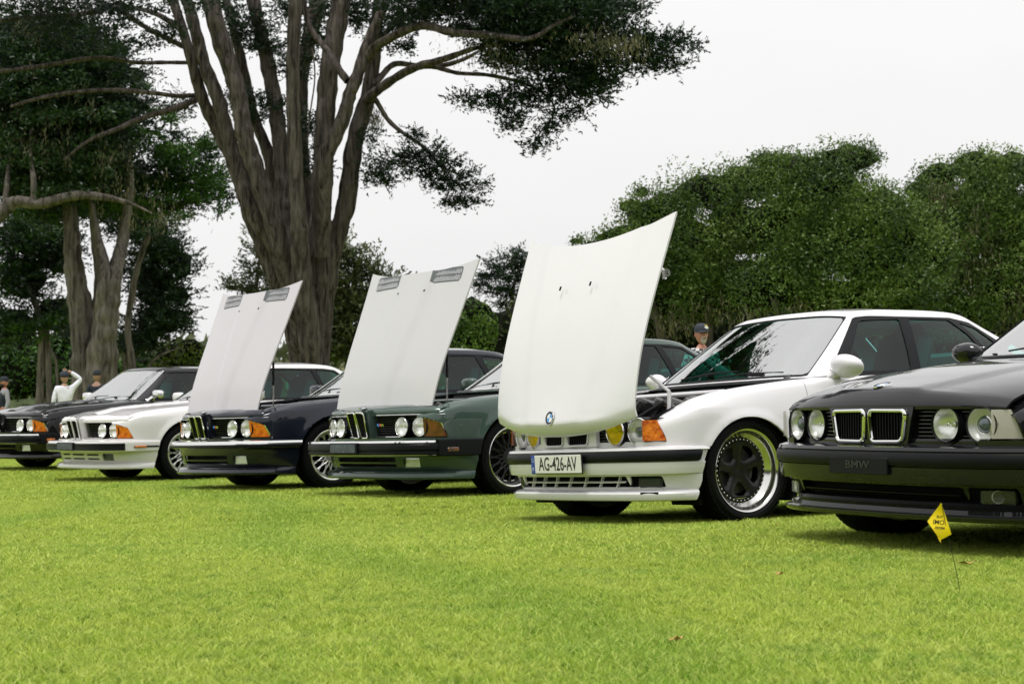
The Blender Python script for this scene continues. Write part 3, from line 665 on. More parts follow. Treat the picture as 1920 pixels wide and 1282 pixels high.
def front_bits(sp, car):
    b = MB(); b.box((.30, 0, .40), (.46, 1.1, .34)); b.box((-.35, 0, .30), (.5, 1.14, .14)); b.box((-1.6, 0, .235), (3.9, 1.2, .13)); b.box((-3.3, 0, .40), (.6, 1.2, .4))
    b.make("underbody", M['dark'], car)
    b = MB(); b.box((-.62, 0, .62), (.06, 1.45, .42)); b.make("bulkhead", M['dark'], car)
    for xc, zc, r in (sp['arch'], sp['rarch']):
        for s in (1, -1):
            V = []; F = []; n = 20
            for i in range(n + 1):
                t = math.pi * (-.12 + 1.24 * i / n)
                for yy in (.835, .56): V.append((xc + (r + .025) * math.cos(t), s * yy, zc + (r + .025) * math.sin(t)))
            for i in range(n): F.append((2 * i, 2 * i + 1, 2 * i + 3, 2 * i + 2))
            mesh("wheel_housing", V, F, M['dark'], car)

def engine_bay(sp, kind, car, pm, detail=1):
    e = empty("engine_bay", car); r = random.Random(5)
    b = MB(); b.box((.05, 0, .56), (1.05, .50, .10), None, .03); b.make("engine_block", M['alu'], e)
    b = MB(); b.box((-.05, -.02, .665), (.72, .20, .09), Matrix.Rotation(R(12), 3, 'X'), .03)
    for k in range(6): b.box((-.33 + k * .115, -.02, .715), (.05, .17, .018), Matrix.Rotation(R(12), 3, 'X'), .006)
    b.make("valve_cover", M['plastic'], e)
    b = MB()
    for k in range(6): b.tube([(-.33 + k * .115, .05, .66), (-.33 + k * .115, .15, .73), (-.33 + k * .115, .26, .70), (-.33 + k * .115, .30, .60)], .024, 8)
    b.make("intake_runners", M['alu'], e, True)
    b = MB(); b.tube([(-.40, .34, .66), (.35, .34, .66)], .055, 12); b.make("air_plenum", M['plastic'], e, True)
    hz = stp(sp['zt'], .3)
    b = MB(); b.box((.44, -.50, .60), (.26, .26, .16), None, .03); b.make("air_filter_box", M['plastic'], e)
    b = MB(); b.box((-.42, -.50, .70), (.20, .30, .16), None, .02); b.box((-.38, .52, .69), (.16, .24, .14), None, .02); b.make("fuse_box", M['plastic'], e)
    for s in (1, -1):
        b = MB(); b.lathe([(.58, .10), (.735, .095), (.745, .075), (.748, .03), (.756, .001)], 20, 'z', (-.04, s * .57, -.01)); b.make("strut_tower", pm, e, True)
        b = MB(); pass
        xs_ = np.linspace(.58, -.58, 20); Gw = np.stack([np.stack([xs_, 0 * xs_ + s * .672, stp(sp['zt'], xs_) - dz_], -1) for dz_ in (.35, .02)], 1); panel("inner_wing", Gw, None, M['dark'], e, .004)
    b = MB(); b.tube([(-.04, -.57, .765), (-.04, .57, .765)], .016, 8); b.make("strut_brace", pm, e, True)
    b = MB()
    for k in range(16):
        x0, y0 = r.uniform(-.35, .5), r.uniform(-.55, .55); x1, y1 = x0 + r.uniform(-.3, .3), y0 + r.uniform(-.3, .3)
        b.tube([(x0, y0, .62), ((x0 + x1) / 2, (y0 + y1) / 2 + .04, .66 + r.uniform(0, .09)), (x1, y1, .63)], r.uniform(.008, .02), 6)
    b.make("hoses", M['hose'], e, True)
    b = MB(); b.lathe([(.64, .05), (.70, .052), (.705, .03), (.72, .028), (.722, .001)], 14, 'z', (.22, .60, .02)); b.make("fluid_tank", M['cloth'], e, True)
    
    for z_, c_ in ((.745, (.02, .60, -.01)), (.70, (.30, .42, -.01))):
        b = MB(); b.lathe([(z_, .03), (z_ + .025, .03), (z_ + .03, .001)], 12, 'z', c_); b.make("filler_cap", M['tan'], e, True)
    b = MB(); b.box((.60, 0, .585), (.05, 1.30, .05), None, .01); b.make("slam_panel", pm, e)
    b = MB(); b.box((-.50, 0, .775), (.14, 1.34, .05), None, .02); b.box((-.44, 0, .72), (.02, 1.3, .12)); b.make("cowl_panel", M['plastic'], e)
    return e

def place_car(name, x, y, psi, dz, ro, pi, label, group):
    fw = Vector((-math.sin(psi), -math.cos(psi), 0)); lf = Vector((math.cos(psi), -math.sin(psi), 0))
    e = empty(name); tag(e, label, 'car', group)
    X = (fw + Vector((0, 0, math.tan(pi)))).normalized(); Yv = (lf + Vector((0, 0, math.tan(ro)))).normalized(); Zv = X.cross(Yv).normalized(); Yv = Zv.cross(X)
    org = Vector((x, y, dz + 1.3 * math.tan(pi)))
    e.matrix_world = Matrix(((X.x, Yv.x, Zv.x, org.x), (X.y, Yv.y, Zv.y, org.y), (X.z, Yv.z, Zv.z, org.z), (0, 0, 0, 1)))
    CARS.append((x, y, fw.xy, lf.xy, dz, math.tan(ro), math.tan(pi))); return e
CARS = []

def rear_end(sp, car, pm, kind):
    """boot lid, rear panel, lamps, bumper"""
    x0, x1 = sp['deck']; n = 15; s = np.linspace(-1, 1, n); rows = []
    for x in np.linspace(x0, x1, 14):
        hw = np.interp(x, [x1, x1 + .25, x0], [.60, .70, .70]); ze = stp(sp['zt'], x)
        rows.append(np.stack([x + 0 * s, s * hw, ze + .02 * (1 - np.abs(s) ** 2)], -1))
    panel("boot_lid", np.stack(rows)[::-1], None, pm, car, .012)
    c, nr, q = outline(mirror_pts([(x1 - .065, 0), (x1 - .055, .3), (x1 - .01, .62), (x1 + .08, .74), (x1 + .2, .79)])[::1], 30)
    zs = [.40, .48, .60, .75, stp(sp['zt'], x1) + .005]
    P = np.stack([np.stack([c[:, 0], c[:, 1], 0 * q + z], -1) for z in zs], 1); panel("rear_panel", P, None, pm, car, .01)
    pr = [(.04, .20), (.0, .24), (-.01, .30), (-.01, .42), (.0, .455), (.06, .46)]
    P2 = np.zeros((len(c), len(pr), 3))
    for j, (i_, z) in enumerate(pr): P2[:, j, 0] = c[:, 0] - .06 + i_; P2[:, j, 1] = c[:, 1] * 1.05; P2[:, j, 2] = z
    panel("rear_bumper", P2, None, M['rubber'] if kind == 'coupe' else pm, car, .01)
    for sg in (1, -1):
        b = MB(); b.box((x1 - .05, sg * .52, .70), (.05, .36, .15), Matrix.Rotation(sg * R(8), 3, 'Z'), .01); b.make("tail_light", M['red'], car)

def build_sedan(car, pm, hood_open, amber, wheels, highbeam_yellow, plate=None, detail=True):
    sp = SEDAN; build_side(sp, 'sedan', car, pm, None); build_greenhouse(sp, 'sedan', car, pm, M['rubber'], M['rubber'])
    build_interior(sp, 'sedan', car); front_bits(sp, car); rear_end(sp, car, pm, 'sedan')
    # bumper
    ol = mirror_pts([(.768, 0), (.764, .2), (.745, .40), (.712, .58), (.665, .70), (.60, .785), (.515, .84), (.44, .856), (.355, .862), (.25, .864)])
    prof = [(.055, .296), (.014, .302), (.004, .335), (.002, .366), (.014, .370), (.014, .431), (0, .435), (.006, .449), (.035, .457), (.12, .459)]
    P, q = sweep(ol, prof, step=.03); am = arch_mask(sp['arch'], P[..., 0], P[..., 2]); Q = np.repeat(q[:, None], P.shape[1], 1)
    panel("front_bumper", P, am - .004, pm, car, .008, sharp=30)
    prof = [(.016, .371), (-.003, .373), (-.008, .384), (-.009, .40), (-.008, .418), (-.003, .428), (.016, .430)]
    P, q = sweep(ol, prof, step=.02); Q = np.repeat(q[:, None], P.shape[1], 1); am = arch_mask(sp['arch'], P[..., 0], P[..., 2])
    panel("bumper_strip", P, am - .045, M['rubber'], car, .004, sharp=30)
    # valance with openings, spoiler lip
    pv = [(.095, .205), (.082, .222), (.070, .25), (.060, .275), (.052, .299)]
    P, q = sweep(ol, pv, step=.018, tap=(.78, 1.08))
    P = pchip(np.arange(5), P.transpose(1, 0, 2), np.linspace(0, 4, 17)).transpose(1, 0, 2)
    Q = np.repeat(q[:, None], P.shape[1], 1); Zz = P[..., 2]; aq = np.abs(Q)
    def slab(a0, a1, z0, z1, sl=.35): return np.minimum(np.minimum(aq - a0, (a1 - (Zz - z1) * sl) - aq), np.minimum(Zz - z0, z1 - Zz))
    hole = np.maximum(slab(-1, .535, .224, .290), slab(.565, .80, .222, .290))
    am = arch_mask(sp['arch'], P[..., 0], P[..., 2])
    if plate: panel("valance", P, np.minimum(-hole, am - .004), pm, car, .012, sharp=30)
    else: panel("valance", P, np.minimum(-hole, am - .004), pm, car, .012, sharp=30)
    gr = empty("lower_grille", car)
    bm_ = pm if plate else M['plastic']
    for z in (.256,):
        o = panel("slat", P, np.minimum(slab(-1, .53, z - .003, z + .003), am), bm_, gr, .012, off=.002, sharp=30)
    if not plate:
        panel("slat", P, slab(-1, .53, .236, .243), bm_, gr, .03, off=-.008); panel("slat", P, slab(-1, .53, .276, .281), bm_, gr, .03, off=-.006)
    c, nr, qq = outline(ol, 400)
    for k in range(-3, 4):
        i = np.argmin(np.abs(qq - qq[-1] / 2 - k * .150)); n2 = nr[i]
        b = MB(); p0 = c[i] - n2 * .092; rot = Matrix(((n2[0], -n2[1], 0), (n2[1], n2[0], 0), (0, 0, 1)))
        b.box((p0[0] + n2[0] * .006, p0[1] + n2[1] * .006, .257), (.020, .005, .072), rot @ Matrix.Rotation(R(-24), 3, "X"))
        if plate: b.make("vane", bm_, gr)
    P0, q0 = sweep(ol, [(.14, .20), (.13, .30)], step=.05); panel("grille_backing", P0, np.minimum(1.02 - np.abs(np.repeat(q0[:, None], 2, 1)), 9), M['dark'], car, .01)
    # fog lamps
    for s in (1, -1):
        i = np.argmin(np.abs(qq - qq[-1] / 2 - s * .70)); n2 = nr[i]; p0 = c[i] - n2 * .094
        rot = Matrix(((n2[0], -n2[1], 0), (n2[1], n2[0], 0), (0, 0, 1)))
        fg = empty("fog_lamp", car); b = MB(); b.box((p0[0], p0[1], .254), (.03, .15, .062), rot, .012)
        if plate: b.make("fog_cover", M['side_grey'], fg)
        else:
            b.make("fog_housing", M['plastic'], fg)
            b = MB(); b.lathe([(-.02, .005), (-.005, .022), (.004, .027)], 20, 'x', rot=rot, c=(p0[0] + n2[0] * .016, p0[1] + n2[1] * .016, .254)); b.make("fog_reflector", M['reflector'], fg, True)
            b = MB(); b.box((p0[0] + n2[0] * .022, p0[1] + n2[1] * .022, .254), (.008, .14, .058), rot, .006); b.make("fog_glass", M['lens'], fg)
    pl = [(.10, .150), (.046, .150), (.036, .155), (.028, .172), (.027, .190), (.032, .198), (.06, .211), (.10, .215)] if plate else [(.10, .150), (.046, .150), (.038, .154), (.030, .166), (.030, .173), (.036, .177), (.06, .179), (.062, .196), (.085, .204), (.10, .215)]
    P, q = sweep(ol, pl, step=.025, tap=(.85, 1.15)); am = arch_mask(sp['arch'], P[..., 0], P[..., 2])
    panel("spoiler_lip", P, am - .004, pm, car, .006, sharp=30)
    if plate:
        for s in (1, -1):
            i = np.argmin(np.abs(qq - qq[-1] / 2 - s * .72)); n2 = nr[i]; p0 = c[i] - n2 * .034; rot = Matrix(((n2[0], -n2[1], 0), (n2[1], n2[0], 0), (0, 0, 1)))
            b = MB(); b.box((p0[0], p0[1], .193), (.010, .11, .014), rot, .003); b.make("lip_vent", M['dark'], car)
    # front panel, lamp recess
    cf, nf, qf = outline(mirror_pts(sp['face']), 60)
    def facegrid(levels):
        G = np.zeros((len(cf), len(levels), 3))
        for j, (i_, z) in enumerate(levels): G[:, j, 0] = cf[:, 0] - nf[:, 0] * i_; G[:, j, 1] = cf[:, 1] - nf[:, 1] * i_; G[:, j, 2] = z
        return G
    panel("front_panel", facegrid([(.02, .445), (.012, .452), (.008, .468), (.010, .484), (.03, .487)]), None, pm, car, .01, sharp=30)
    panel("lamp_recess", facegrid([(.03, .475), (.070, .480), (.075, .55), (.070, .605), (.03, .612)]), None, M['plastic'], car, .004)
    # louvres between the kidneys and the lamps
    for s in (1, -1):
        g = empty("side_grille", car)
        for z in np.linspace(.496, .596, 7):
            G = facegrid([(.045, z - .002), (.012, z - .003), (.012, z + .002), (.045, z + .002)]); yy = s * G[..., 1]
            for lo_, hi_ in ((.27, .421), (.421, .597), (.597, .67)): panel("slat", G, np.minimum(np.minimum(yy - lo_, hi_ - yy), np.minimum(np.hypot(yy - .421, z - .543) - .084, np.hypot(yy - .597, z - .543) - .084)), M['slat'], g, 0)
    # kidneys
    Kx = lambda y: np.interp(abs(y), [.0, .2, .30], [.700, .692, .682]) + .018
    kid = empty("kidney_grille", car)
    nu, nv = 90, 30; yy, zz = np.meshgrid(np.linspace(-.285, .285, nu), np.linspace(.462, .618, nv), indexing='ij')
    XX = .716 - .18 * yy ** 2 - .045 * np.clip((.53 - zz), 0, 1)
    P = np.stack([XX, yy, zz], -1)
    out = [(-.275, .618), (-.235, .462), (.235, .462), (.275, .618)] if not plate else [(-.285, .618), (-.285, .462), (.285, .462), (.285, .618)]
    kp = [(.014, .606), (.238, .604), (.212, .472), (.028, .470)]
    k1 = sdf(kp, yy, zz) ; k2 = sdf([(-a, b_) for a, b_ in kp], yy, zz); ks = np.maximum(k1, k2)
    panel("kidney_surround", P, np.minimum(sdf(out, yy, zz), -ks), pm, kid, .03, sharp=30)
    km = pm if plate else M['chrome']
    for s in (1, -1):
        pts = []
        pk = [(a * s, b_) for a, b_ in [(.022, .600), (.226, .598), (.234, .588), (.208, .482), (.198, .475), (.036, .474), (.026, .482), (.013, .590)]]
        rp = []                                               # rounded corners
        cor = [Vector((.016, .603)), Vector((.236, .601)), Vector((.212, .472)), Vector((.028, .470))]
        for i in range(4):
            c0, c1, c2 = cor[i - 1], cor[i], cor[(i + 1) % 4]; rr_ = .026; p0 = c1 + (c0 - c1).normalized() * rr_; p2 = c1 + (c2 - c1).normalized() * rr_
            for t_ in np.linspace(0, 1, 6): rp.append(p0 * (1 - t_) ** 2 + c1 * 2 * t_ * (1 - t_) + p2 * t_ ** 2)
        pk = [(q.x * s, q.y) for q in rp]
        for a, b_ in pk + [pk[0]]: pts.append((.722 - .18 * a * a - .045 * max(0, .53 - b_), a, b_))
        b = MB(); b.tube(pts + [pts[1]], .0092 if not plate else .005, 8, False); b.make("kidney_frame", km, kid, True)
        for k in range(11):
            y = s * (.036 + k * .0175); b = MB(); b.box((.700 - .18 * y * y, y, .538), (.022, .0045, .118)); b.make("bar", M['plastic'], kid)
    b = MB(); b.box((.66, 0, .535), (.01, .50, .15)); b.make("kidney_backing", M['dark'], kid)
    # lamps
    for s in (1, -1):
        lamp(car, s * .597, .632, .543, .074, s * R(9), None, proj=True, bezel=M['plastic'] if not plate else M['chrome'])
        lamp(car, s * .421, .660, .543, .073, s * R(5), M['lens_yellow'] if highbeam_yellow else None, bezel=M['plastic'] if not plate else M['chrome'])
        for y_, x_, q_ in ((.597, .60, -.005), (.421, .632, 0)):
            b = MB(); b.lathe([(-.05, .080), (.012, .086 + q_), (.018, .084 + q_), (.014, .078), (-.03, .074)], 32, 'x', c=(x_, s * y_, .543)); b.make("lamp_tunnel", M['plastic'], car, True)
        # turn lamp wrapping the corner
        co, no, _ = outline([(.658, .672), (.640, .695), (.60, .735), (.575, .757), (.550, .775)], 24); zl = np.linspace(.487, .603, 16); G = np.zeros((24, 16, 3))
        for j, z in enumerate(zl): G[:, j, 0] = co[:, 0]; G[:, j, 1] = s * co[:, 1]; G[:, j, 2] = z
        mk = G[..., 0] - (.562 + (G[..., 2] - .485) * .32)
        t = empty("turn_signal", car)
        if not amber:
            panel("turn_reflector", G, mk - .003, M['turnback'], t, 0, flip=s < 0, off=-.03)
        panel("turn_lens", G, mk, M['amber'] if amber else M['lens_clear'], t, .006, flip=s < 0)
    # bonnet
    H = hood_grid(sp, 'sedan')
    hood = empty("bonnet", car)
    panel("bonnet_skin", H, None, pm, hood, .012)
    nz = [(-.12, .30), (-.12, -.30)]
    for y in (.155, -.155):
        b = MB(); b.box((-.17, y, stp([(.3, .772), (0, .822), (-.3, .852), (-.56, .868)], -.17) + .016), (.030, .013, .010), None, .004); b.make("washer_nozzle", M['plastic'], hood)
    roundel(hood, (.632, 0, .7105), (0, R(15), 0), .041)
    if hood_open:
        b = MB()
        for s in (1, -1):
            b.tube([(.45, s * .55, .685), (-.40, s * .60, .80)], .02, 6); 
        b.tube([(-.40, -.6, .80), (-.45, 0, .82), (-.40, .6, .80)], .02, 6); b.make("bonnet_frame", pm, hood, True)
        b = MB(); b.tube([(-.26, .685, .79), (-.24, .70, .745), (-.20, .705, .735)], .012, 6); b.lathe([(-.012, .022), (.012, .022), (.012, .01), (-.012, .01)], 14, 'y', c=(-.235, .715, .745), close=True); b.make("bonnet_catch", M['satin'], hood, True)
        ang = R(64.7); c_, s_ = math.cos(ang), math.sin(ang); lx, lz = .702, .605; tx, tz = .757, .530
        # rotate the tail up about the lip, then carry it forward on its links
        m = Matrix.Translation((tx, 0, tz)) @ Matrix.Rotation(ang, 4, 'Y') @ Matrix.Translation((-lx, 0, -lz)); hood.matrix_local = m
        engine_bay(sp, 'sedan', car, pm)
        for s in (1, -1):
            b = MB(); b.tube([(.44, s * .64, .60), (.43, s * .64, .765)], .012, 8); b.make("bonnet_link", pm, car, True)
            b = MB(); b.tube([(.43, s * .64, .765), (.47, s * .52, .86)], .010, 8); b.make("bonnet_link", pm, car, True)
    # cowl, wipers
    b = MB()
    nn = 21; ys = np.linspace(-.70, .70, nn); rows = []
    for f, zz_ in ((0, .824), (.25, .832), (1.0, .842)):
        rows.append(np.stack([(-.46 + .035 * 0) * (1 - f) + f * np.interp(np.abs(ys), [0, .35, .6, .72], [-.45, -.465, -.51, -.57]) - (1 - f) * .0 + .05 * (1 - f) * (1 - (ys / .7) ** 2), ys, zz_ + 0 * ys], -1))
    panel("scuttle", np.stack(rows)[::-1], None, M['plastic'], car, .01)
    wiper(car, (-.50, -.10, .845), (screen_pt(sp, -.42, .10), screen_pt(sp, .14, .16), screen_pt(sp, -.16, .13)))
    wiper(car, (-.48, .40, .845), (screen_pt(sp, .0, .08), screen_pt(sp, .54, .10), screen_pt(sp, .26, .09)))
    for s in (1, -1): mirror(car, sp, 'sedan', pm, s)
    b = MB(); g = .862
    for s in (1, -1):
        for xh in (-1.22, -2.18):
            b = MB(); b.box((xh, s * .866, .70), (.19, .022, .034), None, .01); b.make("door_handle", pm, car)
    for x in (0, -sp['wb']):
        for s in (1, -1): make_wheel(car, wheels, x + (.02 if x > -1 else 0), s, .308, .25, .832, camber=R(2.0) if plate else 0)
    if plate:
        pe = empty("number_plate", car, (.785, 0, .367)); pe.rotation_euler = (0, R(3), 0)
        b = MB(); b.box((0, 0, 0), (.010, .526, .116), None, .003); b.make("plate_holder", M['ink'], pe)
        b = MB(); b.box((.003, 0, 0), (.008, .516, .108), None, .003); b.make("plate_face", M['plate'], pe)
        b = MB(); b.box((.0035, -.237, 0), (.009, .040, .106), None, .002); b.make("euro_band", M['blue'], pe)
        mt = Matrix.Translation((.0075, .020, -.002)) @ Matrix(((0, 0, 1, 0), (1, 0, 0, 0), (0, 1, 0, 0), (0, 0, 0, 1)))
        text("plate_text", plate, pe, mt, .112, M['ink'], .0005, .72, .0012)
        mt2 = Matrix.Translation((.0085, -.237, -.03)) @ Matrix(((0, 0, 1, 0), (1, 0, 0, 0), (0, 1, 0, 0), (0, 0, 0, 1)))
        text("country_letter", "F", pe, mt2, .035, M['plate'], .0004)
        b = MB()
        for k in range(12):
            t = k * math.pi / 6; b.box((.0082, -.237 + .011 * math.cos(t), .026 + .011 * math.sin(t)), (.001, .0028, .0028))
        b.make("euro_stars", M['plate'], pe)
    else:
        pe = empty("plate_recess", car, (.779, 0, .372))
        b = MB(); b.box((-.0075, 0, -.004), (.012, .38, .072), None, .003); b.make("blank_plate", M['plastic'], pe)
        mt = Matrix.Translation((-.001, 0.0, 0)) @ Matrix(((0, 0, 1, 0), (1, 0, 0, 0), (0, 1, 0, 0), (0, 0, 0, 1)))
        text("embossed_letters", "BMW", pe, mt, .046, M['letters'], .0016, 1.45, .0005)

def build_coupe(car, pm, hood_open, bumper, wheels, lens_m, kidney_m, roofm=None, badge=False, hoodm=None, fogm=None, detail=True):
    sp = COUPE; build_side(sp, 'coupe', car, pm, None); build_greenhouse(sp, 'coupe', car, roofm or pm, M['rubber'], M['chrome'] if bumper != 'painted' else M['rubber'])
    build_interior(sp, 'coupe', car); front_bits(sp, car); rear_end(sp, car, pm, 'coupe')
    am = lambda P: arch_mask(sp['arch'], P[..., 0], P[..., 2])
    if bumper == 'american':
        ol = mirror_pts([(1.04, 0), (1.035, .28), (1.01, .50), (.965, .66), (.90, .765), (.835, .82), (.765, .842), (.60, .848), (.42, .851), (.29, .852), (.2, .852)])
        P, q = sweep(ol, [(.05, .343), (.004, .344), (-.004, .352), (-.004, .366), (.006, .371), (.006, .376), (-.005, .381), (-.006, .40), (-.004, .418), (.004, .428), (.004, .431)], step=.03)
        panel("front_bumper", P, am(P) - .004, M['rubber'], car, .008, sharp=30)
        P, q = sweep(ol, [(.002, .431), (-.003, .434), (-.002, .443), (.006, .450), (.05, .453), (.13, .453)], step=.025); Q = np.repeat(q[:, None], P.shape[1], 1)
        panel("bumper_chrome", P, .80 - P[..., 0] < 0, M['chrome'], car, .004) if 0 else panel("bumper_chrome", P, P[..., 0] - .765, M['chrome'], car, .004, sharp=30)
        P, q = sweep(ol, [(.13, .330), (.006, .330), (-.012, .338), (-.014, .40), (-.012, .452), (.0, .459), (.12, .459)], step=.025)
        
        for s in (1, -1): panel("bumper_corner", P, np.minimum(np.minimum(.745 - P[..., 0], s * P[..., 1]), am(P) - .004), M['rubber'], car, .006, sharp=30)
        P, q = sweep(ol, [(.03, .338), (-.001, .339), (-.001, .342), (.03, .3435)], step=.03); panel("bumper_lower_trim", P, P[..., 0] - .765, M['chrome'], car, 0, sharp=30)
        mark = (.615, .38)
        bx = 1.045
    elif bumper == 'euro':
        ol = mirror_pts([(.955, 0), (.945, .28), (.915, .50), (.865, .66), (.795, .765), (.71, .82), (.60, .842), (.46, .85), (.34, .853), (.25, .853)])
        P, q = sweep(ol, [(.04, .384), (.010, .386), (.0, .395), (-.002, .412), (-.001, .432), (.006, .445), (.03, .454), (.10, .455)], step=.025)
        panel("front_bumper", P, am(P) - .004, M['chrome'], car, .006, sharp=40)
        P, q = sweep(ol, [(.004, .390), (-.012, .392), (-.014, .402), (-.012, .414), (.004, .417)], step=.025)
        panel("bumper_strip", P, am(P) - .004, M['rubber'], car, .004, sharp=30); mark = None; bx = .965
    else:
        ol = mirror_pts([(1.0, 0), (.992, .28), (.965, .50), (.915, .655), (.855, .75), (.785, .81), (.70, .838), (.55, .848), (.42, .851), (.30, .852), (.2, .852)])
        P, q = sweep(ol, [(.05, .335), (.010, .338), (0, .346), (0, .42), (0, .436), (.006, .449), (.04, .456), (.14, .456)], step=.03)
        panel("front_bumper", P, am(P) - .004, pm, car, .008, sharp=30)
        P, q = sweep(ol, [(.004, .350), (-.012, .354), (-.014, .37), (-.010, .388), (-.013, .40), (-.012, .422), (.004, .428)], step=.025); panel("bumper_strip", P, P[..., 0] - .74, M['rubber'], car, .004, sharp=30)
        P, q = sweep(ol, [(.003, .378), (-.005, .380), (-.005, .396), (.003, .398)], step=.025)
        panel("side_strip", P, np.minimum(.64 - P[..., 0], am(P) - .01), M['rubber'], car, .003); mark = (.57, .388); bx = 1.005
    if mark:
        for s in (1, -1):
            b = MB(); b.box((mark[0], s * .860, mark[1]), (.13 if bumper != 'american' else .105, .012, .030 if bumper == 'american' else .018), None, .004); b.make("side_marker", M['amber'] if bumper != 'american' or fogm else M['amber_dark'], car)
    if bumper != 'euro':
        pe = empty("plate_holder", car, (bx + .004, 0, .395)); b = MB(); b.box((0, 0, 0), (.022, .40, .086), None, .006); b.make("blank_plate", M['plastic'], pe)
        b = MB(); b.box((.012, 0, 0), (.003, .36, .066), None, .001); b.make("plate_face", mat_ph(), pe)
    # valance, spoiler lip
    ov = mirror_pts([(.905, 0), (.895, .28), (.865, .48), (.82, .62), (.755, .725), (.67, .79), (.56, .825), (.46, .838), (.36, .842), (.28, .844)])
    P, q = sweep(ov, [(.075, .212), (.060, .235), (.045, .27), (.035, .31), (.03, .36), (.03, .47)], step=.018, tap=(.80, 1.15))
    P = pchip(np.arange(6), P.transpose(1, 0, 2), np.linspace(0, 5, 31)).transpose(1, 0, 2)
    Q = np.repeat(q[:, None], P.shape[1], 1); aq = np.abs(Q); Z = P[..., 2]
    def slab(a0, a1, z0, z1): return np.minimum(np.minimum(aq - a0, a1 - aq), np.minimum(Z - z0, z1 - Z))
    fog = slab(.50, .665, .240, .318)
    if bumper == 'painted':
        hole = fog
        for a0, a1 in ((.20, .44), (-.05, .15)):
            for z0 in (.250, .295): hole = np.maximum(hole, slab(a0, a1, z0, z0 + .018))
    else: hole = np.maximum(fog, np.maximum(slab(-1, .42, .245, .272), slab(-1, .42, .285, .322)))
    panel("valance", P, np.minimum(-hole, am(P) - .004), pm, car, .012, sharp=30)
    P0, q0 = sweep(ov, [(.13, .20), (.12, .34)], step=.05); panel("grille_backing", P0, 1.0 - np.abs(np.repeat(q0[:, None], 2, 1)), M['dark'], car, .01)
    c, nr, qq = outline(ov, 400)
    for s in (1, -1):
        i = np.argmin(np.abs(qq - qq[-1] / 2 - s * .582)); n2 = nr[i]; p0 = c[i] - n2 * .075; rot = Matrix(((n2[0], -n2[1], 0), (n2[1], n2[0], 0), (0, 0, 1)))
        fg = empty("fog_lamp", car)
        b = MB(); b.box((p0[0], p0[1], .279), (.02, .155, .074), rot, .008); b.make("fog_reflector", M['reflector'] if bumper != 'painted' else M['side_grey'], fg)
        b = MB(); b.box((p0[0] + n2[0] * .018, p0[1] + n2[1] * .018, .279), (.008, .158, .074), rot, .004); b.make("fog_glass", M['lens'], fg)
    P, q = sweep(ov, [(.09, .152), (.012, .153), (.0, .158), (-.004, .172), (.006, .198), (.028, .214), (.08, .216)], step=.025, tap=(.85, 1.15))
    panel("spoiler_lip", P, am(P) - .004, pm, car, .006, sharp=30)
    # nose panel
    cf, nf, qf = outline(mirror_pts(sp['face']), 80)
    def facegrid(levels, lean=0.0):
        G = np.zeros((len(cf), len(levels), 3))
        for j, (i_, z) in enumerate(levels):
            k = i_ + lean * (.65 - z)
            G[:, j, 0] = cf[:, 0] - nf[:, 0] * k; G[:, j, 1] = cf[:, 1] - nf[:, 1] * k; G[:, j, 2] = z
        return G
    lev = [(.03, .650), (.002, .650), (-.002, .660), (0, .676), (.010, .692), (.03, .703)]
    G = facegrid(lev); f = np.linspace(0, 1, 9)[1:, None]
    last = G[:, -1]; tgtx = np.minimum(last[:, 0] - .004, .700); tgt = np.stack([tgtx, np.clip(last[:, 1], -.675, .675), .716 + .016 * (1 - (last[:, 1] / .7) ** 2) - .0 * tgtx], -1)
    bl_ = np.clip((np.abs(last[:, 1]) - .40) / .27, 0, 1); bl_ = bl_ * bl_ * (3 - 2 * bl_); tgt[:, 2] = tgt[:, 2] * (1 - bl_) + (stp(sp['zt'], tgtx) - .001) * bl_
    ext = np.stack([last + (tgt - last) * t for t in f.ravel()], 1); ext[..., 2] += .006 * np.sin(np.pi * f.ravel())[None, :]
    G = np.concatenate([G, ext], 1)
    panel("nose_panel", G, np.where(np.arange(G.shape[1])[None, :] >= 7, .672, .765) - np.abs(G[..., 1]), pm, car, .008, sharp=35)
    G = facegrid([(.03, .445), (.0, .452), (-.002, .462), (.0, .474), (.03, .478)], .25); panel("front_panel", G, None, pm if bumper == 'painted' else M['plastic'], car, .008, sharp=30)
    panel("lamp_recess", facegrid([(.03, .465), (.065, .47), (.07, .56), (.065, .648), (.03, .655)], .25), .80 - np.abs(facegrid([(0, .46)] * 5)[..., 1]), M['plastic'], car, 0)
    ck = M['chrome'] if bumper != 'painted' else pm
    for i_, z in ((-.003, .648), (-.003, .479)):
        G = facegrid([(i_ + .012, z - .004), (i_ + .001, z - .003), (i_ - .001, z - .001), (i_ + .002, z + .003), (i_ + .012, z + .006)], .25); ay = np.abs(G[..., 1])
        panel("grille_trim", G, np.minimum(ay - .115, .79 - ay), ck, car, .004)
    for s in (1, -1):
        g = empty("side_grille", car)
        for z in np.linspace(.492, .638, 9):
            G = facegrid([(.05, z - .004), (.014, z - .005), (.014, z - .001), (.05, z + .004)], .25); yy = s * G[..., 1]
            for lo_, hi_ in ((.11, .437), (.437, .623), (.623, .67)): panel("slat", G, np.minimum(np.minimum(yy - lo_, hi_ - yy), np.minimum(np.hypot(yy - .437, z - .555) - .080, np.hypot(yy - .623, z - .555) - .080)), M['slat'], g, 0)
        for y_, x_ in ((.437, .795), (.623, .753)):
            lamp(car, s * y_, x_ + .0, .555, .073, s * R(6 if y_ < .5 else 12), M['lens'])
            b = MB(); b.lathe([(-.07, .074), (-.01, .082), (-.002, .080), (-.006, .074)], 28, 'x', c=(x_, s * y_, .555)); b.make("lamp_tunnel", M['plastic'], car, True)
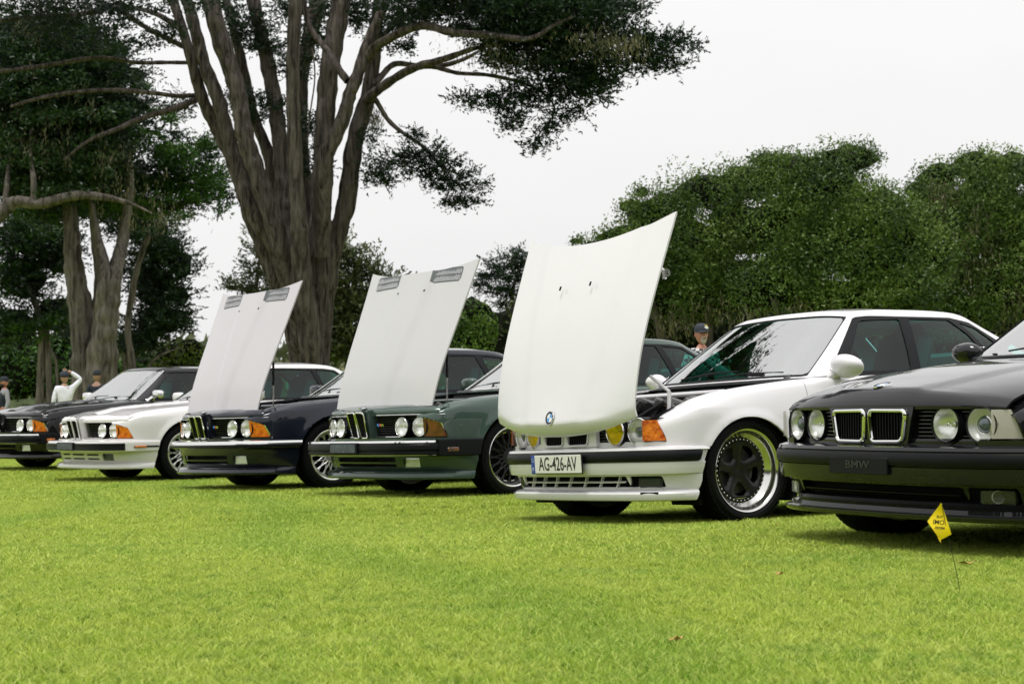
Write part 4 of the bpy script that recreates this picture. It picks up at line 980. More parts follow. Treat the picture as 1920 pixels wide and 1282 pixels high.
        # turn lamp round the corner
        co, no, _ = outline([(.765, .672), (.725, .735), (.675, .785), (.63, .806), (.60, .815)], 26); zl = np.linspace(.479, .650, 18); G = np.zeros((26, 18, 3))
        for j, z in enumerate(zl): k = .20 * (.65 - z); G[:, j, 0] = co[:, 0] - no[:, 0] * k * .6; G[:, j, 1] = s * (co[:, 1] - no[:, 1] * k * .25); G[:, j, 2] = z
        zz = G[..., 2]; t = empty("turn_signal", car)
        edge = .620 + (zz - .475) * .50 + np.maximum(zz - .58, 0) * 1.6
        panel("turn_lens", G, G[..., 0] - edge, lens_m, t, .006, flip=s < 0)
        panel("turn_trim", G, np.minimum(G[..., 0] - edge + .008, edge + .002 - G[..., 0]), ck, t, .006, flip=s < 0, off=.003)
    # kidneys: narrow, leaning forward
    kid = empty("kidney_grille", car)
    for s in (1, -1):
        pts = [(a, s * b_, z) for a, b_, z in [(.948, .018, .672), (.946, .105, .670), (.940, .116, .655), (.893, .100, .482), (.887, .092, .474), (.889, .030, .473), (.893, .022, .482), (.944, .010, .660)]]
        b = MB(); b.tube(pts + [pts[0], pts[1]], .0068, 8, False); b.make("kidney_frame", kidney_m, kid, True)
        b = MB(); b.add([(.935, s * .012, .668), (.935, s * .112, .668), (.880, s * .098, .478), (.880, s * .026, .478)], [(0, 1, 2, 3)]); b.make("kidney_backing", M['dark'], kid)
        for k in range(5):
            y = s * (.028 + k * .0165); b = MB(); b.box((.920, y, .572), (.014, .004, .180), Matrix.Rotation(R(15.5), 3, 'Y')); b.make("bar", M['plastic'], kid)
    # kidney housing in body colour
    b = MB(); V = []
    for x_, w_, z in ((.938, .135, .685), (.932, .133, .655), (.878, .118, .466)):
        V += [(x_ - .012, -w_, z), (x_ - .012, w_, z), (x_ - .11, w_ + .012, z + .008), (x_ - .11, -w_ - .012, z + .008)]
    F = [(0, 1, 2, 3), (8, 11, 10, 9)]
    for a in (0, 4):
        for i in range(4): F.append((a + i, a + 4 + i, a + 4 + (i + 1) % 4, a + (i + 1) % 4))
    b.add(V, F); b.make("kidney_surround", pm, kid)
    roundel(kid, (.868, 0, .7085), (0, R(14), 0), .036)
    if badge:
        e = empty("badge", car, (.853, .225, .572)); e.rotation_euler = (0, R(14), R(8))
        for k, mm_ in enumerate(('skyblue', 'bluebadge', 'red')):
            b = MB(); b.box((.0, -.030 + k * .013, 0), (.006, .011, .022), Matrix.Rotation(R(20), 3, 'X'), .001); b.make("badge_stripe", M[mm_], e)
        mt = Matrix.Translation((.004, .026, 0)) @ Matrix(((0, 0, 1, 0), (1, 0, 0, 0), (0, 1, 0, 0), (0, 0, 0, 1))); text("badge_letter", "M", e, mt, .034, M['chrome'], .002, 1.3, .001)
    # bonnet
    hood = empty("bonnet", car); H = hood_grid(sp, 'coupe'); Hx, Hy = H[..., 0], H[..., 1]
    vent = np.minimum(np.minimum(Hx + .46, -.335 - Hx), np.minimum(np.abs(Hy) - .225, .60 - np.abs(Hy)))
    panel("bonnet_skin", H, None, hoodm or pm, hood, .012)
    for s in (1, -1):
        v = empty("bonnet_vent", hood)
        panel("vent_backing", H, np.minimum(vent, s * Hy), M['vent'], v, .002, off=.0015)
        for k in range(22):
            y = s * (.232 + k * .0168); xx = np.array([-.452, -.40, -.343]); b = MB()
            zz = [np.interp(x_, H[:, 0, 0], H[:, int(round((y / .74 + 1) / 2 * 40)), 2]) for x_ in xx]
            for j in range(2):
                b.box(((xx[j] + xx[j + 1]) / 2, y, (zz[j] + zz[j + 1]) / 2 + .006), (abs(xx[j + 1] - xx[j]), .006, .006))
            b.make("louvre", hoodm or pm, v)
        b = MB(); b.lathe([(0, .012), (.006, .009), (.008, .001)], 10, 'z', c=(-.27, s * .185, .864)); b.make("washer_nozzle", M['plastic'], hood, True)
    if hood_open:
        ang = R(63.2)
        hood.matrix_local = Matrix.Translation((.69, 0, .716)) @ Matrix.Rotation(ang, 4, 'Y') @ Matrix.Translation((-.69, 0, -.716))
        engine_bay(sp, 'coupe', car, pm)
        for s in (1,):
            b = MB(); b.tube([(.475, s * .60, 1.14), (.478, s * .60, .93)], .011, 8); b.make("gas_strut", M['plastic'], car, True)
            b = MB(); b.tube([(.478, s * .60, .94), (.48, s * .60, .72)], .006, 8); b.make("strut_rod", M['satin'], car, True)
    ys = np.linspace(-.70, .70, 21); rows = []
    for f in (0, 1.0):
        rows.append(np.stack([(-.45) * (1 - f) + f * np.interp(np.abs(ys), [0, .35, .58, .72], [-.48, -.50, -.55, -.64]), ys, .845 + .010 * f + 0 * ys], -1))
    panel("scuttle", np.stack(rows)[::-1], None, pm, car, .01)
    wiper(car, (-.52, -.15, .86), (screen_pt(sp, -.45, .10), screen_pt(sp, .10, .18), screen_pt(sp, -.18, .14)))
    wiper(car, (-.52, .38, .86), (screen_pt(sp, .02, .08), screen_pt(sp, .56, .14), screen_pt(sp, .30, .11)))
    for s in (1, -1): mirror(car, sp, 'coupe', pm, s, chrome=(bumper != 'painted' and not hood_open))
    for s in (1, -1):
        b = MB(); b.box((-1.55, s * .858, .74), (.17, .022, .03), None, .01); b.make("door_handle", M['chrome'], car)
    for x in (0, -sp['wb']):
        for s in (1, -1): make_wheel(car, wheels, x, s, .31, .22 if wheels == 'mesh' else .235, .815)
def mat_ph():
    if 'ph' not in M: M['ph'] = mat("plate_holder_face", (.03, .036, .045), .5, bump=(90, 1.0, .004), noise=(45, 1.0, (.10, .12, .14)))
    return M['ph']
M['side_grey'] = mat("smoked_cover", (.035, .045, .04), .25, spec=.6)
M['letters'] = mat('embossed_plastic', (.010, .011, .012), .25, spec=.6)
M['vent'] = mat("vent_mesh", (.10, .11, .12), .6)

sedan_w = place_car("sedan_car", 0.91595, 10.51351, .990638, -.0270, .02434, -.00222, "white four-door saloon with its bonnet raised and a French number plate", "classic cars parked in a row on the grass")
build_sedan(sedan_w, M['white'], True, True, 'five', True, plate="AG-426-AV")
sedan_b = place_car("sedan_car", 2.15605, 7.68624, 1.081467, .0180, -.00548, .00078, "glossy black four-door saloon with closed bonnet and chrome kidney grille, nearest the camera", "classic cars parked in a row on the grass")
build_sedan(sedan_b, M['black'], False, False, 'dark', False)
g_ = "classic cars parked in a row on the grass"
coupe_g = place_car("coupe_car", -.49133, 13.97357, .911326, -.00516, .00835, -.00016, "green two-door coupe with its bonnet raised, beside the white saloon", g_)
build_coupe(coupe_g, M['green'], True, 'american', 'dark', M['amber_dark'], M['chrome'], badge=True, hoodm=M['hoodwhite'])
coupe_n = place_car("coupe_car", -2.07947, 15.81100, .928162, -.00837, .01037, -.00156, "dark blue two-door coupe with raised bonnet, slim chrome bumper and amber indicators", g_)
build_coupe(coupe_n, M['navy'], True, 'euro', 'mesh', M['amber'], M['chrome'], badge=True, hoodm=M['hoodgrey'])
coupe_w = place_car("coupe_car", -4.01322, 18.93704, .876408, -.01762, -.00068, -.00358, "white two-door coupe with closed bonnet and a body-coloured front bumper", g_)
build_coupe(coupe_w, M['cream'], False, 'painted', 'mesh', M['amber'], M['cream'])
coupe_k = place_car("coupe_car", -5.66193, 21.48926, .824058, .03956, -.00196, .00239, "black two-door coupe with closed bonnet, leftmost of the cars whose front can be seen", g_)
build_coupe(coupe_k, M['black'], False, 'american', 'mesh', M['amber'], M['chrome'], fogm=True)

# papers under and behind the screens
def sheet(car, pts, label, m=None):
    mw = car.matrix_world; b = MB(); V = [mw @ Vector(q) for q in pts]; c = sum(V, Vector()) / 4; n = (V[1] - V[0]).cross(V[3] - V[0]).normalized() * .0006
    b.add([v - c + n for v in V] + [v - c - n for v in V], [(0, 1, 2, 3), (7, 6, 5, 4), (0, 4, 5, 1), (1, 5, 6, 2), (2, 6, 7, 3), (3, 7, 4, 0)]); o = b.make("paper_sheet", M['paper']); o.location = c; return tag(o, label, 'paper')
sp_ = lambda sp, y, f, o: screen_pt(sp, y, f) + Vector((o, 0, o * 1.2))
sheet(coupe_g, [sp_(COUPE, -.05, .16, .012), sp_(COUPE, .34, .12, .012), sp_(COUPE, .30, .42, .012), sp_(COUPE, .02, .44, .012)], "white paper lying on the green coupe's windscreen")
sheet(coupe_g, [(-.50, .10, .872), (-.42, .36, .874), (-.52, .46, .884), (-.60, .20, .886)], "white paper on the scuttle below the green coupe's wipers")
sheet(sedan_w, [(-.56, -.02, .874), (-.56, .34, .874), (-.78, .34, .880), (-.78, -.02, .880)], "white paper on the dashboard of the white saloon")
# ------------------------------------------------------------------ ground
def ground_z(x, y):
    x = np.asarray(x, float); y = np.asarray(y, float); W = np.full(x.shape, .05); Z = np.zeros(x.shape)
    for cx, cy, fw, lf, dz, tr, tp in CARS:
        mx_, my_ = cx - fw.x * 1.3, cy - fw.y * 1.3; dx, dy = x - mx_, y - my_
        u = dx * fw.x + dy * fw.y; v = dx * lf.x + dy * lf.y
        w = np.exp(-(u / 2.2) ** 2 - (v / 1.15) ** 2) * 3; W += w; Z += w * (dz + v * tr + u * tp)
    return Z / W
def lerp_axis(a, b, dense0, dense1, st, far):
    l = list(np.arange(dense0, dense1 + 1e-6, st)); f = [x for x in far if x > dense1 or x < dense0]; return np.array(sorted(set(l + f)))
gx = lerp_axis(0, 0, -12, 9, .3, [-400, -200, -100, -60, -40, -30, -22, -16, 12, 16, 22, 30, 40, 60, 100, 200, 400])
gy = lerp_axis(0, 0, 2, 30, .3, [-120, -60, -30, -15, -8, -3, 0, 34, 40, 50, 65, 90, 130, 200, 400, 1200])
GX, GY = np.meshgrid(gx, gy, indexing='ij'); GP = np.stack([GX, GY, ground_z(GX, GY)], -1)
s = NT("turf"); p = s.n("ShaderNodeBsdfPrincipled"); p.inputs['Roughness'].default_value = .95; p.inputs['Specular IOR Level'].default_value = .1
def turf_colour(s, blade):
    geo = s.n("ShaderNodeNewGeometry")
    def noise(sc, det, a, b, seed=0, warp=None):
        m = s.n("ShaderNodeMapping"); m.inputs['Location'].default_value = (seed, seed * 1.7, 0); m.inputs['Scale'].default_value = warp or (1, 1, 0)
        s.l(geo.outputs['Position'], m.inputs[0]); n = s.n("ShaderNodeTexNoise"); n.inputs['Scale'].default_value = sc; n.inputs['Detail'].default_value = det
        s.l(m.outputs[0], n.inputs['Vector']); r = s.n("ShaderNodeMapRange"); r.inputs[1].default_value = a; r.inputs[2].default_value = b; s.l(n.outputs[0], r.inputs[0]); return r.outputs[0]
    def mix(f, a, b):
        m = s.n("ShaderNodeMix", data_type='RGBA'); s.l(f, m.inputs[0])
        for i, c in ((6, a), (7, b)):
            if isinstance(c, tuple): m.inputs[i].default_value = (*c, 1)
            else: s.l(c, m.inputs[i])
        return m.outputs[2]
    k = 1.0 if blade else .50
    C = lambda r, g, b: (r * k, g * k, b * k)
    c = mix(noise(.55, 3, .38, .62), C(.255, .425, .026), C(.400, .535, .042))
    c = mix(noise(3.2, 4, .42, .66, 5), c, C(.460, .560, .075))
    c = mix(noise(1.1, 3, .60, .74, 9, (.6, 1.8, 0)), c, C(.125, .33, .025))
    c = mix(noise(16, 4, .44, .62, 3), c, C(.48, .58, .09)); c = mix(noise(11, 4, .52, .70, 7), c, C(.15, .27, .02))
    # old tyre track swinging across the lawn, greener than the rest
    sx_ = s.n("ShaderNodeSeparateXYZ"); s.l(geo.outputs['Position'], sx_.inputs[0])
    def M2(op, a, b): 
        m = s.n("ShaderNodeMath", operation=op)
        for i, v in enumerate((a, b)):
            if isinstance(v, (int, float)): m.inputs[i].default_value = v
            else: s.l(v, m.inputs[i])
        return m.outputs[0]
    for x0, y0, k_, wd in ((-2.06, 12.7, -.264, .42), (-3.3, 12.0, -.10, .30), (3.6, 6.2, .45, .40)):
        ln_ = M2('SUBTRACT', sx_.outputs[0], M2('MULTIPLY_ADD' if 0 else 'ADD', M2('MULTIPLY', M2('SUBTRACT', sx_.outputs[1], y0), k_), x0)); wv = M2('MULTIPLY', M2('SINE', M2('MULTIPLY', sx_.outputs[1], .9), 0), .25)
        dd = M2('ABSOLUTE', M2('ADD', ln_, wv), 0); f_ = s.n("ShaderNodeMapRange"); f_.interpolation_type = 'SMOOTHSTEP'; f_.inputs[1].default_value = wd; f_.inputs[2].default_value = 0; f_.inputs[3].default_value = 0; f_.inputs[4].default_value = .55; s.l(dd, f_.inputs[0])
        c = mix(f_.outputs[0], c, C(.17, .36, .02))
    return c, noise, mix
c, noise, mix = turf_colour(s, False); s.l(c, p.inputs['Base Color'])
geo = s.n("ShaderNodeNewGeometry"); nn = s.n("ShaderNodeTexNoise"); nn.inputs['Scale'].default_value = 120; nn.inputs['Detail'].default_value = 3; s.l(geo.outputs['Position'], nn.inputs['Vector'])
bb = s.n("ShaderNodeBump"); bb.inputs['Strength'].default_value = .8; bb.inputs['Distance'].default_value = .01; s.l(nn.outputs[0], bb.inputs['Height']); s.l(bb.outputs[0], p.inputs['Normal'])
s.l(p.outputs[0], s.out.inputs[0]); M['turf'] = s.m
V, F = clip(GP, None); tag(mesh("ground", V, F, M['turf']), kind='structure')

# ------------------------------------------------------------------ turf blades: small patches set out over the near lawn
s = NT("grass_blade"); p = s.n("ShaderNodeBsdfPrincipled"); p.inputs['Roughness'].default_value = .55; p.inputs['Specular IOR Level'].default_value = .25
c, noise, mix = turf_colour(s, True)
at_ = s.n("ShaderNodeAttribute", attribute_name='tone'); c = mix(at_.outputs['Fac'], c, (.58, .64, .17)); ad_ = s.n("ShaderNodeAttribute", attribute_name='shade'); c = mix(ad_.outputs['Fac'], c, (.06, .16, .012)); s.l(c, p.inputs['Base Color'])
tr = s.n("ShaderNodeBsdfTranslucent"); s.l(c, tr.inputs[0]); m_ = s.n("ShaderNodeMixShader"); m_.inputs[0].default_value = .35
s.l(p.outputs[0], m_.inputs[1]); s.l(tr.outputs[0], m_.inputs[2]); s.l(m_.outputs[0], s.out.inputs[0]); M['blade'] = s.m
def blade_patch(n, size, h, w, seed):
    r = np.random.default_rng(seed); x = r.uniform(-size / 2, size / 2, n); y = r.uniform(-size / 2, size / 2, n); a = r.uniform(0, 2 * np.pi, n)
    hh = h * r.uniform(.35, 1.2, n); ww = w * r.uniform(.6, 1.2, n); la = r.uniform(0, 2 * np.pi, n); ln = hh * r.uniform(.3, 1.9, n)
    dx, dy = np.cos(a) * ww, np.sin(a) * ww; lx, ly = np.cos(la) * ln, np.sin(la) * ln
    z0 = np.zeros(n) - .003
    P = np.stack([np.stack([x - dx, y - dy, z0], -1), np.stack([x + dx, y + dy, z0], -1), np.stack([x + lx * .4 + dx * .8, y + ly * .4 + dy * .8, hh * .6], -1),
                  np.stack([x + lx * .4 - dx * .8, y + ly * .4 - dy * .8, hh * .6], -1), np.stack([x + lx, y + ly, hh], -1)], 1).reshape(-1, 3)
    b = np.arange(n)[:, None] * 5; me = bpy.data.meshes.new("blade_patch")
    q = np.concatenate([b + [0, 1, 2, 3]], 1); t = b + [3, 2, 4]
    loops = np.concatenate([q, t], 1).ravel(); st = (np.arange(n)[:, None] * 7 + [0, 4]).ravel(); tot = np.tile([4, 3], n)
    me.vertices.add(len(P)); me.vertices.foreach_set('co', P.ravel()); me.loops.add(len(loops)); me.loops.foreach_set('vertex_index', loops)
    me.polygons.add(2 * n); me.polygons.foreach_set('loop_start', st); me.update(calc_edges=True)
    at = me.attributes.new('tone', 'FLOAT', 'POINT'); tv = np.where(r.random(n) < .30, r.uniform(.5, 1.0, n), r.random(n) * .35); at.data.foreach_set('value', np.repeat(tv, 5)); dk = me.attributes.new('shade', 'FLOAT', 'POINT'); dk.data.foreach_set('value', np.repeat((r.random(n) < .22) * r.uniform(.3, .7, n), 5)); me.materials.append(M['blade'])
    return bpy.data.objects.new("blade_patch", me)
def scatter(name, pts, rot, scl, src, label=None):
    me = bpy.data.meshes.new(name); me.vertices.add(len(pts)); me.vertices.foreach_set('co', np.asarray(pts, float).ravel())
    for nm, v in (('rot', rot), ('scl', scl)):
        a = me.attributes.new(nm, 'FLOAT', 'POINT'); a.data.foreach_set('value', np.asarray(v, float))
    o = bpy.data.objects.new(name, me); COL.objects.link(o); o['kind'] = 'stuff'
    ng = bpy.data.node_groups.new(name, 'GeometryNodeTree'); ng.interface.new_socket("Geometry", in_out='INPUT', socket_type='NodeSocketGeometry'); ng.interface.new_socket("Geometry", in_out='OUTPUT', socket_type='NodeSocketGeometry')
    N = ng.nodes; gi = N.new('NodeGroupInput'); go = N.new('NodeGroupOutput'); ip = N.new('GeometryNodeInstanceOnPoints'); oi = N.new('GeometryNodeObjectInfo'); oi.inputs[0].default_value = src
    mp = N.new('GeometryNodeMeshToPoints'); ng.links.new(gi.outputs[0], mp.inputs[0])
    ra = N.new('GeometryNodeInputNamedAttribute'); ra.data_type = 'FLOAT'; ra.inputs[0].default_value = 'rot'; sa = N.new('GeometryNodeInputNamedAttribute'); sa.data_type = 'FLOAT'; sa.inputs[0].default_value = 'scl'
    cx = N.new('ShaderNodeCombineXYZ'); er = N.new('FunctionNodeEulerToRotation')
    L = ng.links.new; L(ra.outputs[0], cx.inputs[2]); L(cx.outputs[0], er.inputs[0]); L(mp.outputs[0], ip.inputs[0]); L(oi.outputs['Geometry'], ip.inputs['Instance']); L(er.outputs[0], ip.inputs['Rotation']); L(sa.outputs[0], ip.inputs['Scale']); L(ip.outputs[0], go.inputs[0])
    md = o.modifiers.new("scatter", 'NODES'); md.node_group = ng; return o
def lawn(name, y0, y1, cell, src, jitter=.3, smin=.9, smax=1.15):
    P = []; 
    for yy in np.arange(y0, y1, cell):
        hw = yy * .35 + 1.9
        for xx in np.arange(-hw, hw, cell): P.append((xx + RNG.uniform(-1, 1) * cell * jitter, yy + RNG.uniform(-1, 1) * cell * jitter))
    P = np.array(P); Z = ground_z(P[:, 0], P[:, 1]); n = len(P)
    return scatter(name, np.stack([P[:, 0], P[:, 1], Z], -1), RNG.uniform(0, 6.28, n), RNG.uniform(smin, smax, n), src)
lawn("grass", 3.3, 7.2, .20, blade_patch(1150, .30, .021, .0019, 1))
lawn("grass", 7.2, 13.0, .26, blade_patch(1000, .38, .024, .0030, 2))
lawn("grass", 13.0, 27.0, .45, blade_patch(900, .62, .028, .0050, 3))

# ------------------------------------------------------------------ bark, limbs
def bark(name, a, b_, sc=5):
    s = NT(name); p = s.n("ShaderNodeBsdfPrincipled"); p.inputs['Roughness'].default_value = .9; p.inputs['Specular IOR Level'].default_value = .15
    co = s.n("ShaderNodeTexCoord"); m = s.n("ShaderNodeMapping"); m.inputs['Scale'].default_value = (1, 1, .13); s.l(co.outputs['Object'], m.inputs[0])
    v = s.n("ShaderNodeTexNoise"); v.inputs['Scale'].default_value = sc; v.inputs['Detail'].default_value = 8; v.inputs['Roughness'].default_value = .65; v.inputs['Distortion'].default_value = .6; s.l(m.outputs[0], v.inputs['Vector'])
    r = s.n("ShaderNodeValToRGB"); r.color_ramp.elements[0].position = .36; r.color_ramp.elements[0].color = (*a, 1); r.color_ramp.elements[1].position = .66; r.color_ramp.elements[1].color = (*b_, 1)
    s.l(v.outputs[0], r.inputs[0]); s.l(r.outputs[0], p.inputs['Base Color'])
    bb = s.n("ShaderNodeBump"); bb.inputs['Strength'].default_value = 1; bb.inputs['Distance'].default_value = .13; s.l(v.outputs[0], bb.inputs['Height']); s.l(bb.outputs[0], p.inputs['Normal'])
    s.l(p.outputs[0], s.out.inputs[0]); return s.m
M['bark'] = bark("cypress_bark", (.024, .019, .018), (.185, .155, .142), 9); M['bark_far'] = bark("pale_bark", (.045, .038, .034), (.24, .21, .185), 6)
def limb(name, pts, ws, d, parent, m, depth=None, n=12, root=Vector((0, 0, 0)), rough=.09):
    """tapering, knotted limb along points of the photograph set d metres ahead; depth bends it nearer or farther"""
    k = len(pts); q = np.linspace(0, k - 1, (k - 1) * 14 + 1); n = n + 4
    dep = np.array([d + (depth[i] if depth else 0) for i in range(k)], float)
    W = np.array([list(at(pts[i][0], pts[i][1], dep[i])) for i in range(k)]); W = nspline(np.arange(k), W, q)
    if np.isscalar(ws): ws = [ws] * k
    rr = np.interp(q, np.arange(k), [w * .5 * dd / FPX for w, dd in zip(ws, dep)])
    V = []; F = []; ph = RNG.uniform(0, 6.28, 4); up = None
    for i in range(len(q)):
        t = W[min(i + 1, len(q) - 1)] - W[max(i - 1, 0)]; t = Vector(t).normalized()
        if up is None: up = Vector((0, 1, 0)) if abs(t.y) < .9 else Vector((1, 0, 0))
        a = t.cross(up).normalized(); b = a.cross(t).normalized(); up = b
        for j in range(n):
            w = 2 * math.pi * j / n; f = 1 + rough * (math.sin(3 * w + ph[0] + i * .12) * .7 + math.sin(5 * w + ph[1] - i * .2) * .5 + math.sin(i * .9 + ph[2]) * .5 + math.sin(2 * w + i * .55 + ph[3]) * .5)
            f += RNG.uniform(-1, 1) * rough * .35
            c_ = Vector(W[i]) + (a * math.cos(w) + b * math.sin(w)) * (rr[i] * f); V.append(c_ - root)
    for i in range(len(q) - 1):
        for j in range(n): F.append((i * n + j, i * n + (j + 1) % n, (i + 1) * n + (j + 1) % n, (i + 1) * n + j))
    F.append([(len(q) - 1) * n + j for j in range(n)])
    return mesh(name, V, F, m, parent, True)

# ------------------------------------------------------------------ foliage
def leafmat(name, cols, scale=.5, gloss=.45):
    s = NT(name); p = s.n("ShaderNodeBsdfPrincipled"); p.inputs['Roughness'].default_value = gloss; p.inputs['Specular IOR Level'].default_value = .3
    a = s.n("ShaderNodeAttribute", attribute_name='tone'); geo = s.n("ShaderNodeNewGeometry"); n = s.n("ShaderNodeTexNoise"); n.inputs['Scale'].default_value = scale; n.inputs['Detail'].default_value = 3
    s.l(geo.outputs['Position'], n.inputs['Vector']); mr = s.n("ShaderNodeMapRange"); mr.inputs[1].default_value = .35; mr.inputs[2].default_value = .65; s.l(n.outputs[0], mr.inputs[0])
    ad = s.n("ShaderNodeMath", operation='MULTIPLY_ADD'); ad.inputs[1].default_value = .5; s.l(mr.outputs[0], ad.inputs[0]); hf = s.n("ShaderNodeMath", operation='MULTIPLY'); hf.inputs[1].default_value = .5; s.l(a.outputs['Fac'], hf.inputs[0]); s.l(hf.outputs[0], ad.inputs[2])
    r = s.n("ShaderNodeValToRGB"); e = r.color_ramp.elements; e[0].position = 0; e[0].color = (*cols[0], 1); e[1].position = 1; e[1].color = (*cols[-1], 1)
    for i, c in enumerate(cols[1:-1]): x = e.new((i + 1) / (len(cols) - 1)); x.color = (*c, 1)
    s.l(ad.outputs[0], r.inputs[0]); s.l(r.outputs[0], p.inputs['Base Color'])
    t = s.n("ShaderNodeBsdfTranslucent"); s.l(r.outputs[0], t.inputs[0]); m = s.n("ShaderNodeMixShader"); m.inputs[0].default_value = .22; s.l(p.outputs[0], m.inputs[1]); s.l(t.outputs[0], m.inputs[2]); s.l(m.outputs[0], s.out.inputs[0]); return s.m
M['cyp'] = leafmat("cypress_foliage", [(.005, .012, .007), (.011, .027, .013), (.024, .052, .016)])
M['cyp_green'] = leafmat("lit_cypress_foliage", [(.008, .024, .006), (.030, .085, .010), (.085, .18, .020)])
M['cyp_mid'] = leafmat("mid_cypress_foliage", [(.006, .016, .006), (.017, .044, .010), (.04, .085, .016)])
M['oak'] = leafmat("oak_foliage", [(.024, .050, .010), (.095, .160, .030), (.23, .31, .07)], .8)
M['bright'] = leafmat("bright_foliage", [(.022, .055, .008), (.085, .16, .020), (.18, .28, .04)], .6)
M['oak_low'] = leafmat("olive_foliage", [(.018, .026, .010), (.055, .075, .022), (.15, .16, .06)], .6)
M['far_leaf'] = leafmat("distant_foliage", [(.045, .06, .03), (.09, .11, .045), (.16, .16, .07)], .12)
M['bush'] = leafmat("bush_foliage", [(.035, .065, .010), (.12, .17, .020), (.26, .28, .04)], .6)
M['moss'] = leafmat("hanging_lichen", [(.05, .055, .025), (.11, .11, .05), (.22, .20, .10)], 1.2)
def leaves(name, C, D, L, Wd, m, parent, root, tone=None, rng=RNG, kind=None):
    """one pointed leaf blade or spray per row: centre, direction, length, width"""
    n = len(C); D = D / (np.linalg.norm(D, axis=1)[:, None] + 1e-9); r = rng.normal(size=(n, 3)); S = np.cross(D, r); S /= np.linalg.norm(S, axis=1)[:, None] + 1e-9
    L = L[:, None]; Wd = Wd[:, None]; C = C - np.array(root)
    P = np.stack([C - D * L * .5 + S * Wd * .45, C + D * L * .5, C - S * Wd * .55], 1).reshape(-1, 3)
    me = bpy.data.meshes.new(name); me.vertices.add(len(P)); me.vertices.foreach_set('co', P.ravel()); lo = np.arange(3 * n); me.loops.add(3 * n); me.loops.foreach_set('vertex_index', lo)
    me.polygons.add(n); me.polygons.foreach_set('loop_start', np.arange(n) * 3); me.update(calc_edges=True)
    a = me.attributes.new('tone', 'FLOAT', 'POINT'); a.data.foreach_set('value', np.repeat(tone if tone is not None else rng.random(n), 3)); me.materials.append(m)
    o = bpy.data.objects.new(name, me); link(o, parent)
    if name == "hanging_lichen": o["kind"] = "stuff"
    if kind: o['kind'] = kind
    return o
def blob_world(bl, d, deep=1.0):
    """(cx, cy, rx, ry[, dd]) of the photograph -> centre and radii d metres ahead"""
    out = []
    for b in bl:
        dd = d + (b[4] if len(b) > 4 else 0); c = at(b[0], b[1], dd); k = dd / FPX
        out.append((np.array(c), np.array([b[2] * k, max(b[2], b[3]) * k * deep, b[3] * k])))
    return out
def cypress_crown(name, bl, d, dens, m, parent, root, size=.16, rng=RNG, spread=1.0, flat=.45):
    """layered sprays: each twig carries short scale-leaf shoots that turn outwards and up"""
    C = []; D = []; T = []
    for c, r in blob_world(bl, d, .9):
        area = r[0] * r[2] + r[0] * r[1] * .6; k = max(10, int(dens * area * 24))
        u = rng.normal(size=(k, 3)); u /= np.linalg.norm(u, axis=1)[:, None]; rad = rng.random(k) ** .42
        base = c + u * rad[:, None] * r * .93
        for i in range(k):
            o = np.array([u[i, 0], u[i, 1], u[i, 2] * .3 + .15]); o += rng.normal(size=3) * .35; o /= np.linalg.norm(o)
            n = rng.integers(9, 17); t = np.linspace(0, 1, n); ln = size * rng.uniform(2.0, 4.6)
            pos = base[i] + o * (t[:, None] * ln) + rng.normal(size=(n, 3)) * size * np.array([.42, .42, .42 * flat]) * (1 - .6 * t[:, None])
            C.append(pos); D.append(np.tile(o, (n, 1)) + rng.normal(size=(n, 3)) * .75 + [0, 0, .25]); T.append(np.clip(rng.random(n) * .5 + .35 * rad[i] + .25 * u[i, 2], 0, 1))  # tone rises towards the top: light from above put into leaf colour
    C = np.concatenate(C); D = np.concatenate(D); T = np.concatenate(T); n = len(C)
    return leaves(name, C, D, size * rng.uniform(.6, 1.3, n), size * rng.uniform(.28, .55, n), m, parent, root, T, rng)
def plate_crown(name, bl, d, dens, m, parent, root, size=.12, rng=RNG, lay=.42, droop=.12):
    """cypress pads: flat, drooping shelves of short shoots, one above the other"""
    C = []; D = []; T = []
    for c, r in blob_world(bl, d, .8):
        n = max(2, int(2 * r[2] / lay * 1.5 + 1)) + int(r[0] / 1.1)
        for j in range(n):
            h = rng.uniform(-1, 1) * .9; w = math.sqrt(max(.15, 1 - h * h)); pc_ = c + np.array([rng.uniform(-.45, .45) * r[0], rng.uniform(-.6, .3) * r[1], h * r[2]])
            pr = np.array([max(.35, r[0] * w * rng.uniform(.45, .75)), max(.35, r[1] * w * rng.uniform(.4, .7))]); k = int(dens * pr[0] * pr[1] * 420 * (.12 / size) ** 1.6) + 30
            a = rng.uniform(0, 2 * np.pi, k); q = rng.random(k) ** .55; lob = 1 + .28 * np.sin(a * rng.integers(3, 7) + rng.uniform(0, 6)) + .12 * np.sin(a * 11)
            x = np.cos(a) * q * lob; y = np.sin(a) * q * lob; z = -droop * (q * 1.2) ** 2 * pr[0] + rng.normal(0, .085, k) + .05 * np.sin(x * 9 + h * 5) - .16 * rng.random(k) ** 3
            C.append(pc_ + np.stack([x * pr[0], y * pr[1], z], -1)); o = np.stack([np.cos(a), np.sin(a), .05 + 0 * a], -1) + rng.normal(size=(k, 3)) * [.55, .55, .65]; D.append(o)
            T.append(np.clip(rng.random(k) * .55 + .28 * q + (z > -.02) * .15, 0, 1))  # upper sides of the pads toned lighter, top light put into the colour
    C = np.concatenate(C); D = np.concatenate(D); T = np.concatenate(T); n = len(C)
    return leaves(name, C, D, size * rng.uniform(.7, 1.5, n), size * rng.uniform(.32, .65, n), m, parent, root, T, rng)
